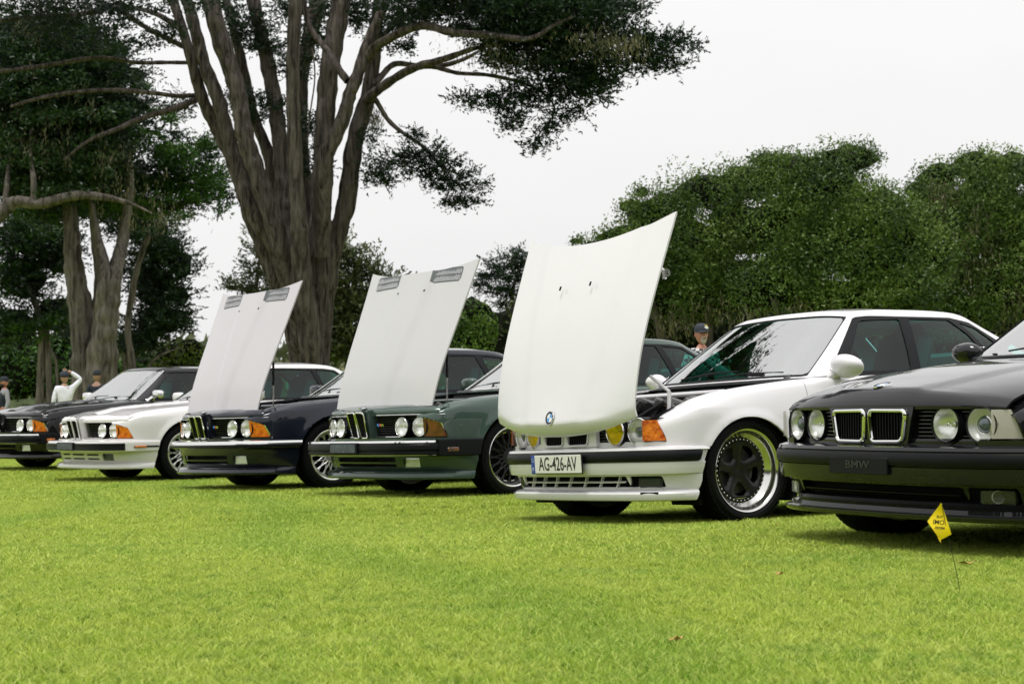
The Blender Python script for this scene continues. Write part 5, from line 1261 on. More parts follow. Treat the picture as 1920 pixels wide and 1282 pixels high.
def oak_crown(name, bl, d, dens, m, parent, root, size=.13, rng=RNG):
    """small leaves in clumps over a lobed, uneven surface"""
    C = []; D = []; T = []
    for c, r in blob_world(bl, d, .85):
        area = 4 * (r[0] * r[2] + r[0] * r[1] + r[1] * r[2]); ns = max(3, int(area * .42))
        k = max(20, int(dens * area * 13 * (.15 / size) ** 2)); v = rng.normal(size=(k, 3)); v /= np.linalg.norm(v, axis=1)[:, None]; v[:, 1] = np.where(v[:, 1] > .3, -v[:, 1], v[:, 1])
        C.append(c + v * r * (.72 + .22 * rng.random(k))[:, None] + rng.normal(size=(k, 3)) * .08); D.append(rng.normal(size=(k, 3)) + v * .4); T.append(np.clip(rng.normal(.26, .16, k) + .15 * v[:, 2], 0, 1))  # upper leaves lighter, shading from above worked into their tone
        for j in range(ns):                                   # lobes of twigs standing out of the crown
            u = rng.normal(size=3); u /= np.linalg.norm(u); u[1] = -abs(u[1]) if rng.random() < .75 else u[1]; lr = rng.uniform(.42, .95) * min(1.0, r.min() * .8 + .15) * 1.05
            lc = c + u * r * rng.uniform(.72, .96); k = int(dens * lr * lr * 70 * (size / .15) ** -1); hue = rng.normal(0, .09)
            v = rng.normal(size=(k, 3)); v /= np.linalg.norm(v, axis=1)[:, None]; v[:, 1] = np.where(rng.random(k) < .7, -np.abs(v[:, 1]), v[:, 1])
            rad = lr * (1 - .5 * rng.random(k) ** 2.2) * np.where(rng.random(k) < .05, 1.3, 1.0)
            C.append(lc + v * rad[:, None] * [1, 1, .8] + rng.normal(size=(k, 3)) * .05); D.append(rng.normal(size=(k, 3)) + v * .5 + [0, 0, .2])
            T.append(np.clip(rng.normal(.40, .20, k) + hue + .22 * v[:, 2], 0, 1))  # lobe tops lighter and undersides darker by leaf tone, as painted shading
    C = np.concatenate(C); D = np.concatenate(D); T = np.concatenate(T); n = len(C)
    return leaves(name, C, D, size * rng.uniform(.6, 1.3, n), size * rng.uniform(.35, .75, n), m, parent, root, T, rng)
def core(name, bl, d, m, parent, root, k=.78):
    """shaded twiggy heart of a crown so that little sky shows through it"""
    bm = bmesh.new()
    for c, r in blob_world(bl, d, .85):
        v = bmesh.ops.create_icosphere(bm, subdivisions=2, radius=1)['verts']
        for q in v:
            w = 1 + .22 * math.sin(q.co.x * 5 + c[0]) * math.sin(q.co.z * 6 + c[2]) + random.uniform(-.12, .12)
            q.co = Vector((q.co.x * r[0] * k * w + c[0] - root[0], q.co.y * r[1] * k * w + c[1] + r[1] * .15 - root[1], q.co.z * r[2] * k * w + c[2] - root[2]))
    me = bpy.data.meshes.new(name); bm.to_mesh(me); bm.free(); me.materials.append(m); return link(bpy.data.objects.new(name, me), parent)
def hanging(name, pts, d, n, parent, root, rng=RNG, ln=.5):
    C = []; D = []
    W = blob_world(pts, d, .6)
    for c, r in W:
        for i in range(n):
            b = c + rng.normal(size=3) * r * .6; k = rng.integers(4, 9); L = ln * rng.uniform(.4, 1.4)
            t = np.linspace(0, 1, k); pos = b + np.array([0, 0, -1]) * t[:, None] * L + rng.normal(size=(k, 3)) * .05
            C.append(pos); D.append(np.tile([0, 0, -1.0], (k, 1)) + rng.normal(size=(k, 3)) * .25)
    C = np.concatenate(C); D = np.concatenate(D); n_ = len(C)
    return leaves(name, C, D, ln * .38 * rng.uniform(.6, 1.3, n_), .026 * rng.uniform(.5, 1.5, n_), M['moss'], parent, root, None, rng)
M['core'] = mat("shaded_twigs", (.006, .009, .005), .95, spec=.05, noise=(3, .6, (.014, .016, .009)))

def tree(name, px, d, label, cat='tree', group=None):
    g = at(px, 790, d); e = empty(name, None, (g.x, g.y, 0)); tag(e, label, cat, group); return e, Vector((g.x, g.y, 0))

# 1: the great many-stemmed cypress
t1, r1 = tree("cypress_tree", 580, 43, "huge many-stemmed cypress rising behind the two dark coupes with raised bonnets")
D1 = 43
def L1(pts, ws, depth=None, n=12, nm="trunk"): return limb(nm, pts, [w * (.86 if nm == "trunk" else .95) for w in ws], D1, t1, M['bark'], depth, n, r1)
L1([(566, 830), (564, 700), (552, 620), (512, 500), (478, 420), (456, 359), (434, 297), (403, 234), (375, 172), (352, 90), (318, -20), (290, -90)], [56, 52, 48, 44, 40, 34, 30, 27, 26, 22, 20, 16], [0, 0, -.3, -.5, -.6, -.6, -.6, -.6, -.8, -1, -1, -1], 14)
L1([(570, 830), (570, 680), (560, 600), (526, 480), (487, 420), (465, 375), (447, 312), (425, 243), (409, 187), (384, 125), (366, 56), (345, -20), (330, -90)], [50, 50, 44, 40, 38, 36, 34, 32, 31, 29, 26, 24, 22], [0, 0, -.6, -1, -1.1, -1.1, -1, -1, -1, -1, -1, -1, -1])
L1([(570, 700), (560, 580), (530, 470), (503, 390), (478, 312), (459, 250), (447, 187), (431, 125), (406, 47), (390, -30), (375, -90)], [50, 46, 44, 42, 40, 40, 38, 38, 40, 36, 32], [0, -.9, -1.4, -1.5, -1.5, -1.5, -1.5, -1.5, -1.5, -1.5, -1.5])
L1([(575, 700), (560, 560), (540, 440), (518, 359), (500, 281), (475, 218), (459, 140), (440, 62), (415, -30)], [60, 40, 30, 27, 25, 24, 22, 20, 18], [0, .4, .6, .6, .6, .6, .6, .6, .6])
L1([(585, 720), (565, 560), (545, 440), (534, 375), (528, 296), (518, 218), (509, 156), (493, 78), (475, 0), (462, -80)], [60, 50, 42, 38, 35, 34, 33, 30, 29, 26], [0, 0, .1, .1, .1, .1, .1, .1, .1, .1])
L1([(590, 800), (585, 680), (572, 560), (562, 450), (558, 390), (553, 281), (550, 187), (550, 94), (553, 0), (556, -90)], [60, 54, 46, 40, 34, 31, 30, 29, 30, 28], [-.8, -1.2, -1.6, -1.9, -2, -2, -2, -2, -2, -2])
L1([(585, 600), (578, 450), (574, 343), (568, 281), (565, 156), (578, 78), (598, 0), (615, -80)], [50, 30, 26, 26, 30, 34, 36, 34], [0, .6, .9, .9, .9, .9, .9, .9])
L1([(592, 830), (594, 680), (596, 560), (598, 450), (603, 375), (609, 250), (615, 156), (625, 78), (640, 0), (655, -90)], [60, 56, 54, 50, 46, 42, 42, 43, 42, 38], [0, 0, -.2, -.4, -.4, -.4, -.4, -.4, -.4, -.4], 14)
L1([(602, 480), (606, 340), (615, 281), (640, 230), (655, 180), (668, 150), (687, 90), (712, 30), (740, -40)], [40, 38, 36, 32, 29, 28, 26, 22, 18], [-1, -1.5, -1.6, -1.6, -1.6, -1.6, -1.5, -1.5, -1.5])
L1([(600, 830), (598, 690), (610, 560), (630, 450), (650, 375), (665, 265), (690, 180), (703, 94), (710, 0), (716, -90)], [44, 44, 42, 42, 40, 38, 34, 30, 26, 22], [0, .1, .2, .2, .2, .2, .2, .2, .2, .2], 14)
L1([(652, 152), (635, 128), (612, 94), (588, 64), (572, 20), (560, -60)], [16, 14, 13, 12, 12, 10], [-1.6, -1.4, -1, -.8, -.8, -.8], 8, "limb")
L1([(690, 110), (705, 87), (742, 66), (793, 49), (844, 60), (917, 66), (990, 73), (1034, 51), (1080, 30)], [22, 19, 17, 17, 16, 14, 11, 8, 5], [-1.5, -1.8, -2.2, -2.6, -3, -3.4, -3.6, -3.6, -3.6], 9, "limb")
L1([(692, 185), (702, 175), (742, 146), (786, 124), (840, 109), (895, 90), (950, 85)], [24, 19, 17, 16, 13, 9, 5], [0, -.4, -.8, -1.2, -1.6, -2, -2], 9, "limb")
L1([(700, 160), (720, 138), (745, 120), (800, 125), (860, 115), (900, 95)], [14, 12, 11, 10, 9, 5], [0, .2, .4, .6, .6, .6], 8, "limb")
L1([(800, 124), (830, 130), (862, 138), (905, 140), (960, 150), (1010, 170), (1040, 205), (1020, 240), (1000, 270)], [8, 9, 8, 8, 7, 6, 4, 4, 2], [-1, -1.2, -1.4, -1.6, -1.8, -2, -2, -2, -2], 7, "limb")
L1([(698, 178), (712, 200), (730, 228), (764, 255), (795, 277), (830, 312), (870, 330)], [12, 10, 9, 8, 7, 5, 3], None, 7, "limb")
L1([(700, 100), (718, 70), (755, 32), (806, 6), (860, -30)], [14, 12, 11, 9, 8], [.5, .6, .7, .8, .8], 8, "limb")
L1([(380, 178), (340, 180), (312, 178), (259, 172), (187, 170), (94, 180), (20, 200)], [10, 9, 9, 9, 9, 8, 5], [0, -.4, -.8, -1.2, -1.6, -2, -2.4], 7, "limb")
L1([(366, 118), (296, 118), (250, 117), (187, 109), (94, 122), (0, 134), (-60, 140)], [8, 8, 8, 9, 9, 8, 7], [0, -.6, -1, -1.4, -1.8, -2.2, -2.5], 7, "limb")
L1([(372, 184), (328, 203), (265, 222), (218, 243), (170, 262), (120, 300)], [13, 12, 11, 9, 7, 4], [0, -.6, -1, -1.4, -1.8, -2], 7, "limb")
L1([(350, 90), (300, 66), (250, 37), (212, 16), (150, 27), (62, 33), (0, 40)], [11, 10, 10, 12, 11, 9, 8], [0, -.6, -1, -1.4, -1.8, -2, -2], 7, "limb")
L1([(345, 55), (328, 47), (281, 22), (218, 12), (169, -4)], [14, 12, 10, 8, 6], None, 7, "limb")
L1([(585, 90), (590, 130), (588, 170), (582, 210), (576, 270)], [3, 3, 3, 3, 2], [-2.4] * 5, 5, "dead_twig")
RB = [(900, 20, 130, 40), (1050, 30, 140, 50), (820, 0, 120, 24), (1140, 45, 80, 40), (1000, 85, 120, 40), (1095, 105, 100, 45), (1175, 92, 75, 30), (1225, 105, 50, 22), (1245, 76, 50, 14), (1290, 80, 26, 6),
      (960, 50, 130, 40), (1040, 145, 80, 38), (1090, 170, 62, 34), (1120, 140, 60, 30), (950, 115, 50, 20), (870, 185, 22, 8), (900, 180, 30, 12), (930, 195, 28, 14), (965, 172, 50, 16), (962, 212, 22, 14), (955, 230, 14, 8),
      (1005, 195, 38, 18), (1045, 218, 22, 22), (1020, 245, 12, 16), (1002, 268, 8, 8), (1085, 205, 22, 12), (1165, 12, 60, 12), (1200, 118, 40, 12), (1260, 118, 24, 12), (1150, 5, 30, 14), (760, 20, 60, 22), (1010, 5, 160, 30)]
RL = [(700, 320, 24, 18), (730, 302, 30, 18), (770, 298, 34, 18), (800, 285, 34, 13), (830, 306, 34, 16), (862, 328, 30, 10), (845, 352, 26, 9), (880, 376, 24, 5), (795, 322, 26, 14), (722, 338, 18, 10), (690, 250, 12, 16), (778, 248, 9, 5), (850, 372, 16, 8), (815, 335, 20, 12), (895, 345, 18, 4)]
BT = [(732, 55, 34, 22), (748, 84, 26, 8), (470, 62, 50, 26), (505, 88, 40, 16), (540, 20, 34, 26), (592, 60, 34, 34), (680, 26, 50, 26), (450, 30, 34, 24), (640, 10, 60, 20), (575, 235, 26, 34), (500, 205, 40, 18), (440, 185, 30, 14), (590, 300, 14, 34), (345, 188, 22, 12), (480, 180, 18, 10), (560, 120, 40, 20), (770, 40, 40, 16)]
LT = [(50, 15, 90, 34), (150, 15, 110, 34), (250, 15, 70, 20), (210, 55, 50, 20), (290, 60, 26, 10), (330, 58, 16, 10), (262, 78, 20, 7), (180, 75, 30, 10), (100, 60, 50, 20), (390, 5, 60, 16)]
LTs = [(b[0], b[1], b[2], b[3], -2.5) for b in LT]
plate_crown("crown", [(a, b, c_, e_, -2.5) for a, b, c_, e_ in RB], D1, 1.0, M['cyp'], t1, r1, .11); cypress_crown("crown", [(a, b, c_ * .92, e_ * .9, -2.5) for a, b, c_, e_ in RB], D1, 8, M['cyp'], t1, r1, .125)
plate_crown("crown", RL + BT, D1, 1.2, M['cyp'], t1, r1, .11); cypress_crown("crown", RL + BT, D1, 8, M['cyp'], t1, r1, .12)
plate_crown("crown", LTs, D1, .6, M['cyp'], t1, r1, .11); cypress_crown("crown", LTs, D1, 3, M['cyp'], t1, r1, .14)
hanging("hanging_lichen", [(900, 85, 60, 12, -3), (960, 110, 60, 14, -3), (1120, 65, 60, 12, -4), (1160, 75, 40, 8, -4), (700, 215, 10, 14, 0)], D1, 55, t1, r1, ln=.35)

# 2: the dark cypresses of the left edge
t2, r2 = tree("cypress_tree", 175, 54, "dense dark cypress with two thick pale trunks at the left side")
def L2(pts, ws, depth=None, n=12, nm="trunk", tt=None, d=54, rr_=None): return limb(nm, pts, ws, d, tt or t2, M['bark_far'], depth, n, rr_ if rr_ is not None else r2)
L2([(172, 830), (165, 720), (158, 640), (148, 560), (140, 500), (134, 440), (130, 380), (126, 310), (118, 230)], [80, 62, 50, 42, 36, 30, 26, 20, 12])
L2([(185, 830), (190, 700), (196, 620), (206, 560), (216, 510), (226, 470), (234, 420), (244, 350), (240, 270)], [80, 60, 46, 38, 30, 24, 19, 14, 9], [0, -.4, -.6, -.6, -.4, 0, .3, .3, .3])
L2([(180, 700), (184, 600), (186, 520), (178, 450), (172, 360)], [50, 30, 18, 16, 10], [.2, .4, .4, .4, .4])
L2([(190, 640), (192, 560), (196, 500), (184, 450), (166, 350)], [40, 24, 20, 16, 9], [0, -.8, -.6, -.2, .2])
L2([(-30, 425), (0, 400), (31, 378), (75, 382), (134, 368), (203, 371), (250, 384), (285, 400)], [34, 30, 24, 20, 18, 13, 6, 2], [-2] * 8, 10, "limb")
L2([(64, 375), (62, 330), (58, 280), (60, 210)], [13, 11, 8, 3], [-2, -2, -1.5, -.5], 8, "limb")
L2([(8, 395), (14, 340), (22, 260)], [13, 10, 4], [-2, -1.8, -1], 8, "limb")
LB = [(40, 150, 100, 100), (125, 130, 110, 95), (195, 130, 60, 60), (225, 200, 60, 34), (150, 240, 110, 80), (60, 290, 100, 80), (240, 140, 40, 20), (30, 60, 60, 40), (120, 60, 80, 40), (215, 95, 30, 20), (0, 220, 60, 100), (180, 300, 90, 60), (120, 350, 110, 40), (30, 340, 60, 50)]
LG = [(235, 235, 50, 26), (265, 165, 26, 8), (250, 190, 40, 10), (300, 262, 60, 22), (350, 292, 66, 26), (310, 330, 84, 30), (385, 275, 26, 20), (395, 330, 44, 32), (405, 372, 34, 34), (245, 320, 56, 40), (240, 375, 70, 26), (320, 385, 66, 20), (165, 385, 90, 26), (360, 350, 60, 22), (290, 205, 40, 8), (320, 220, 24, 8), (90, 395, 70, 24)]
LL = [(60, 440, 80, 50), (40, 520, 60, 50), (95, 590, 50, 45), (25, 610, 50, 45), (265, 425, 70, 40), (300, 465, 50, 34), (290, 535, 52, 56), (335, 495, 34, 34), (300, 600, 60, 36), (255, 640, 50, 34), (335, 555, 28, 26), (205, 400, 60, 16), (110, 470, 50, 50), (345, 590, 16, 20), (30, 480, 60, 60), (270, 500, 40, 40)]
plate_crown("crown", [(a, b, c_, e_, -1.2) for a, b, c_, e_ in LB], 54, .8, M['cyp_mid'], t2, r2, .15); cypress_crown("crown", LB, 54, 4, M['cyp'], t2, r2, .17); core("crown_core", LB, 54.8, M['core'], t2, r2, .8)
hanging("hanging_lichen", [(200, 290, 40, 20, -2), (60, 45, 30, 20, -2), (130, 190, 70, 40, -2), (160, 260, 80, 40, -2), (40, 250, 50, 40, -2), (230, 350, 60, 30, -2), (270, 400, 70, 20, -2), (90, 230, 60, 50, -2), (290, 400, 60, 16, -2)], 54, 26, t2, r2, ln=.5)
t3, r3 = tree("cypress_tree", 300, 57, "bright green layered cypress between the dark cypress and the many-stemmed one")
L2([(262, 830), (250, 700), (240, 620), (246, 560), (258, 500), (280, 440)], [18, 14, 12, 12, 11, 9], None, 9, "trunk", t3, 57, r3)
L2([(270, 730), (276, 696), (298, 668), (338, 652)], [9, 7, 5, 2], [-.5] * 4, 7, "limb", t3, 57, r3)
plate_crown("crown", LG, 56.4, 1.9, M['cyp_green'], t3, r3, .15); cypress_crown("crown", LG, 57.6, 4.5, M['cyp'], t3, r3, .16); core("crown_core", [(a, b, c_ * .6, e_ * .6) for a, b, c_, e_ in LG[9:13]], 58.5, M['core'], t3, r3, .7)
t4, r4 = tree("cypress_tree", 90, 62, "slender cypress pair with thin grey stems left of the two thick trunks")
L2([(76, 830), (76, 720), (78, 640), (70, 580), (50, 530)], [16, 15, 13, 12, 10], None, 8, "trunk", t4, 62, r4)
L2([(94, 830), (92, 720), (90, 650), (88, 600)], [15, 13, 11, 9], None, 8, "trunk", t4, 62, r4)
L2([(108, 760), (106, 690), (100, 665), (94, 655)], [7, 6, 5, 4], None, 6, "limb", t4, 62, r4)
plate_crown("crown", LL[:4] + LL[12:13] + LL[14:15], 62, 1.1, M['cyp_green'], t4, r4, .17); cypress_crown("crown", LL[:4] + LL[12:13] + LL[14:15], 62, 4, M['cyp'], t4, r4, .18); core("crown_core", LL[:4] + LL[12:13], 63, M['core'], t4, r4, .75)
t5, r5 = tree("cypress_tree", 285, 64, "dark drooping cypress standing right of the two thick pale trunks")
L2([(232, 830), (236, 720), (238, 660), (240, 600)], [16, 15, 14, 12], None, 8, "trunk", t5, 64, r5)
L2([(212, 830), (212, 740), (216, 680)], [14, 12, 10], None, 8, "trunk", t5, 64, r5)
plate_crown("crown", LL[4:12] + LL[13:14] + LL[15:], 64, 1.1, M['cyp_mid'], t5, r5, .17); cypress_crown("crown", LL[4:12] + LL[13:14] + LL[15:], 64, 4.5, M['cyp'], t5, r5, .18); core("crown_core", LL[4:12], 65, M['core'], t5, r5, .72)
t6, r6 = tree("shrub", 60, 70, "dark undergrowth behind the people at the left edge", 'shrub')
UB = [(20, 700, 60, 60), (80, 690, 60, 60), (140, 690, 50, 50), (200, 720, 60, 50), (265, 700, 50, 50), (30, 650, 50, 40), (320, 720, 60, 40), (-30, 700, 50, 60), (130, 640, 40, 40)]
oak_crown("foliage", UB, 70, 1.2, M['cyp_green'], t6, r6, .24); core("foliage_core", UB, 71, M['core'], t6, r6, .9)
t7, r7 = tree("bush", 335, 66, "yellow-green bush right of the dark drooping cypress", 'bush')
YB = [(320, 662, 34, 22), (355, 655, 30, 26), (375, 670, 30, 24), (340, 690, 60, 24), (300, 690, 30, 16)]
oak_crown("foliage", YB, 66, 1.6, M['bush'], t7, r7, .16); core("foliage_core", YB, 66.6, M['core'], t7, r7, .8)

# 3: pines and cypress in the gaps
t8, r8 = tree("pine_tree", 650, 66, "dark pine showing right of the great many-stemmed trunk")
limb("trunk", [(655, 830), (655, 640), (650, 520)], [20, 16, 8], 66, t8, M['bark'], None, 8, r8)
PB = [(635, 475, 28, 22), (662, 480, 24, 18), (650, 520, 40, 34), (640, 580, 40, 50), (690, 505, 24, 16), (715, 520, 26, 20), (735, 535, 16, 10), (690, 570, 40, 40), (660, 640, 60, 40), (720, 620, 40, 50), (615, 560, 20, 60), (612, 640, 30, 50)]
cypress_crown("crown", PB, 66, 6, M['oak_low'], t8, r8, .22); core("crown_core", PB[3:4] + PB[7:], 67, M['core'], t8, r8, .8)
t9, r9 = tree("pine_tree", 470, 66, "sparse pine showing left of the great many-stemmed trunk")
limb("trunk", [(470, 830), (472, 640), (480, 540), (490, 450)], [10, 9, 7, 4], 66, t9, M['bark'], None, 7, r9)
PB2 = [(455, 540, 30, 8), (440, 532, 14, 7), (485, 548, 24, 8), (478, 512, 18, 9), (470, 495, 14, 6), (490, 475, 20, 10), (472, 460, 12, 6), (478, 440, 8, 6), (500, 520, 18, 12), (480, 590, 30, 14), (465, 620, 30, 14), (505, 600, 20, 30)]
cypress_crown("crown", PB2, 66, 9, M['oak_low'], t9, r9, .17)
t10, r10 = tree("cypress_tree", 940, 68, "flat-topped cypress peeping out between the green coupe's bonnet and the white saloon's bonnet")
limb("trunk", [(975, 830), (970, 640), (960, 560), (975, 500)], [12, 10, 8, 5], 68, t10, M['bark'], None, 7, r10)
PB3 = [(965, 478, 24, 10), (985, 490, 24, 12), (940, 498, 30, 9), (915, 515, 24, 8), (960, 520, 36, 8), (905, 530, 16, 6), (935, 545, 34, 7), (970, 552, 24, 8), (1000, 520, 24, 20), (950, 570, 20, 5)]
plate_crown("crown", PB3, 68, 1.6, M['cyp'], t10, r10, .15); cypress_crown("crown", PB3, 68, 7, M['cyp'], t10, r10, .15)
t11, r11 = tree("oak_tree", 890, 60, "bright green round bush tree behind the green coupe's raised bonnet", 'tree')
GB = [(885, 590, 46, 34), (920, 610, 40, 30), (860, 620, 40, 34), (940, 640, 40, 30), (890, 650, 70, 36), (840, 650, 40, 40), (960, 620, 30, 40), (810, 660, 40, 30), (950, 690, 60, 30)]
oak_crown("crown", GB, 60, 2.6, M['bright'], t11, r11, .15); core("crown_core", GB, 60.6, M['core'], t11, r11, .85)
limb("trunk", [(890, 830), (890, 640)], [18, 14], 60.5, t11, M['bark'], None, 7, r11)
# 4: the oaks of the right side
def oak(px, d, label, bl, seed, m1='oak', low=None, dens=4.2):
    t, r = tree("oak_tree", px, d, label, 'tree', "evergreen oaks behind the white saloon"); rg = np.random.default_rng(seed)
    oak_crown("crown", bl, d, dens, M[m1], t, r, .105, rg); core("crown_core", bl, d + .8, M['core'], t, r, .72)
    for k in range(3):
        x0 = px + (k - 1) * 70; limb("trunk", [(x0, 830), (x0 + 10 * (k - 1), 680), (x0 + 40 * (k - 1), 560)], [22, 18, 12], d, t, M['bark'], None, 8, r)
    if low: hanging("hanging_lichen", low, d - 1, 34, t, r, rg, .5)
    return t
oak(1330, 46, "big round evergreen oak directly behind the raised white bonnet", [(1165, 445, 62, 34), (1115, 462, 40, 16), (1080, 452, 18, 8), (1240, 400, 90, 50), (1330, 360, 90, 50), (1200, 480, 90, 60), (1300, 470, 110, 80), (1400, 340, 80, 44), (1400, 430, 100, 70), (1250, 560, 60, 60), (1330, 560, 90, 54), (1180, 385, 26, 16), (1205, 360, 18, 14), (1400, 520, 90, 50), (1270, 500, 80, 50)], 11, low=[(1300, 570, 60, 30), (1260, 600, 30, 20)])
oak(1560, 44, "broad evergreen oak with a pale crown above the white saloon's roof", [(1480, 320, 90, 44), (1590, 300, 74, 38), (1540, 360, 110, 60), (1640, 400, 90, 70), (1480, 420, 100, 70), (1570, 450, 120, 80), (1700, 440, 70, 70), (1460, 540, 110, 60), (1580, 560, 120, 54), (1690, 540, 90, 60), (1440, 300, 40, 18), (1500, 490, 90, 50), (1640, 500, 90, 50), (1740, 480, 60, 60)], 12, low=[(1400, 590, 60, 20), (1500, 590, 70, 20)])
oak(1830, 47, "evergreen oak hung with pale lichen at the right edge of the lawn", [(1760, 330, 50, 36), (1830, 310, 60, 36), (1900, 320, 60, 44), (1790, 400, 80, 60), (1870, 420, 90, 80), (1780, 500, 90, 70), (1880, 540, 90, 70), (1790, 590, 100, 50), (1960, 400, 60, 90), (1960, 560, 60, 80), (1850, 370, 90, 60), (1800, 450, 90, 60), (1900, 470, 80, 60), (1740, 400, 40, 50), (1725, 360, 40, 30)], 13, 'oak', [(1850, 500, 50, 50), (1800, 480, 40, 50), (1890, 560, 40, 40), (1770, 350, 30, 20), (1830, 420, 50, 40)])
t12, r12 = tree("hedge", 1500, 52, "dark hedge under the oaks behind the white saloon", 'hedge')
HB = [(x, 625, 80, 78) for x in range(1000, 2000, 70)]
oak_crown("foliage", HB, 52, 1.0, M['oak_low'], t12, r12, .2); core("foliage_core", HB, 52.4, M['core'], t12, r12, .92)
# upper crown of the great cypress, above the picture but mirrored in the windscreens
UC = [(280, -900, 300, 200, -10), (50, -800, 330, 220, -8), (-250, -1000, 300, 240, -6), (450, -620, 220, 160, -6), (150, -1150, 260, 160, -9), (600, -780, 200, 150, 0), (750, -500, 200, 140, 0)]
cypress_crown("crown", UC, D1, .5, M['cyp'], t1, r1, .34); core("crown_core", UC, D1 + .4, M['core'], t1, r1, .78)
# far hill and wood
hx_ = np.linspace(-260, 260, 70); hy_ = np.linspace(240, 420, 12); HX, HY = np.meshgrid(hx_, hy_, indexing='ij')
hz = (13 + 4 * np.sin(HX / 37 + 1) + 3 * np.sin(HX / 17)) * np.clip((HY - 240) / 110, 0, 1) ** .7 + 6 * np.clip((-HX - 20) / 120, 0, 1) - .5
V, F = clip(np.stack([HX, HY, hz], -1), None); tag(mesh("hill", V, F, mat("hill_scrub", (.075, .095, .045), .95, spec=.05, noise=(.05, .8, (.05, .065, .03)))), kind='structure')
n = 9000; X = RNG.uniform(-200, 200, n); Y = RNG.uniform(245, 350, n); Z = np.interp(Y, [240, 350], [0, 1]) ** .7 * (13 + 4 * np.sin(X / 37 + 1) + 3 * np.sin(X / 17)) + 6 * np.clip((-X - 20) / 120, 0, 1)
C = np.stack([X, Y, Z + RNG.uniform(0, 4, n)], -1)
leaves("far_wood", C, RNG.normal(size=(n, 3)), RNG.uniform(2, 4.5, n), RNG.uniform(1.4, 3.4, n), M['far_leaf'], None, (0, 0, 0), None, RNG, 'stuff')
# the wood across the lawn behind the photographer, seen in the cars' lacquer
bel = []
rg = np.random.default_rng(3)
for k in range(46):
    a = math.pi * (1.0 + (k + .5) / 46) ; rr = rg.uniform(36, 46); bel.append((np.array([rr * math.cos(a) * 1.1, rr * math.sin(a), rg.uniform(2, 4)]), np.array([rg.uniform(3, 5), 3, rg.uniform(3.5, 7)])))
bm = bmesh.new()
for c_, r_ in bel:
    for q in bmesh.ops.create_icosphere(bm, subdivisions=3, radius=1)['verts']:
        w = 1 + .15 * math.sin(q.co.x * 7 + c_[0]) * math.sin(q.co.z * 8) + random.uniform(-.1, .1); q.co = Vector((q.co.x * r_[0] * w + c_[0], q.co.y * r_[1] * w + c_[1], q.co.z * r_[2] * w + c_[2]))
me = bpy.data.meshes.new("far_wood"); bm.to_mesh(me); bm.free(); me.materials.append(mat("wood_across_lawn", (.02, .032, .014), .95, spec=.05, noise=(.6, .8, (.04, .055, .02)))); tag(link(bpy.data.objects.new("far_wood", me)), kind='stuff')

# ------------------------------------------------------------------ marker flag
fl = empty("marker_flag", None); g = at(1801, 1117, 5.64); fl.location = (g.x, g.y, ground_z(g.x, g.y)); tag(fl, "small yellow marker flag on a thin wire stuck in the lawn before the black saloon", "flag")
fo = Vector(fl.location); P = lambda x, y, d=5.64: at(x, y, d) - fo
b = MB(); b.tube([P(1802, 1125), P(1797, 1090, 5.63), P(1786, 1040, 5.62), P(1775.5, 998, 5.60), P(1766, 944, 5.60)], .0011, 6); b.make("wire", mat("flag_wire", (.03, .04, .05), .4, metal=.6), fl, True)
nu, nv = 12, 12; G = np.zeros((nu, nv, 3)); A, B, C_, D_ = (1765, 942), (1784, 1001), (1763, 1012), (1739, 977)
for i in range(nu):
    for j in range(nv):
        u, v = i / (nu - 1), j / (nv - 1); x = (1 - u) * ((1 - v) * A[0] + v * B[0]) + u * ((1 - v) * D_[0] + v * C_[0]); y = (1 - u) * ((1 - v) * A[1] + v * B[1]) + u * ((1 - v) * D_[1] + v * C_[1])
        G[i, j] = P(x, y, 5.598 + .006 * math.sin(u * 4) * (1 - v * .3) + .004 * math.sin(v * 5 + u * 2))
M['flag'] = mat("yellow_vinyl", (.86, .66, .004), .4, sub=0); panel("flag_sheet", G, None, M['flag'], fl, .0006)
b = MB(); b.add([P(1763, 1011, 5.598), P(1757, 1005, 5.596), P(1764.5, 1018, 5.59)], [(0, 1, 2)]); b.make("flag_corner", M['flag'], fl)
ux = (P(1784, 1001) - P(1765, 942)).normalized()
right = Vector(_Rt); upv = Vector(_Up); nrm = right.cross(upv)
for s_, px, py, sz in (("THE", 1762, 969, .0125), ("OMI", 1760, 979, .0215), ("MEDIA", 1762, 989.5, .0115)):
    o_ = P(px, py, 5.585); ang = R(-6); rx = right * math.cos(ang) + upv * math.sin(ang); ry = -right * math.sin(ang) + upv * math.cos(ang)
    mw = Matrix(((-rx.x, ry.x, nrm.x, o_.x), (-rx.y, ry.y, nrm.y, o_.y), (-rx.z, ry.z, nrm.z, o_.z), (0, 0, 0, 1))); text("flag_print", s_, fl, mw, sz, M['ink'], .0002, .95, .0004)
# dry leaves
for k, (px, py, lb) in enumerate([(1812, 1070, "crumpled tan leaf on the grass just right of the flag wire"), (1462, 1087, "tiny tan leaf on the grass below the gap between the saloons"), (1266, 1203, "small tan leaf low on the lawn, lowest of the fallen leaves"), (1460, 993, "tan leaf beside the shadow between the two saloons")]):
    d = CAM_H * FPX / (py - 776); g = at(px, py, d); b = MB(); r = random.Random(k); V = [(0, 0, .012)]
    for j in range(9):
        a = j * math.pi * 2 / 9; rr = (.028 if k == 0 else .014) * r.uniform(.5, 1.2); V.append((rr * math.cos(a) * 1.3, rr * math.sin(a), .010 + r.uniform(0, .016)))
    b.add(V, [(0, j, j % 9 + 1) for j in range(1, 10)]); o = b.make("dry_leaf", mat("dry_leaf", (.50, .27, .10), .8) if k == 0 else bpy.data.materials["dry_leaf"]); o.location = (g.x, g.y, ground_z(g.x, g.y) + .004); tag(o, lb, "leaf", "fallen leaves on the lawn")
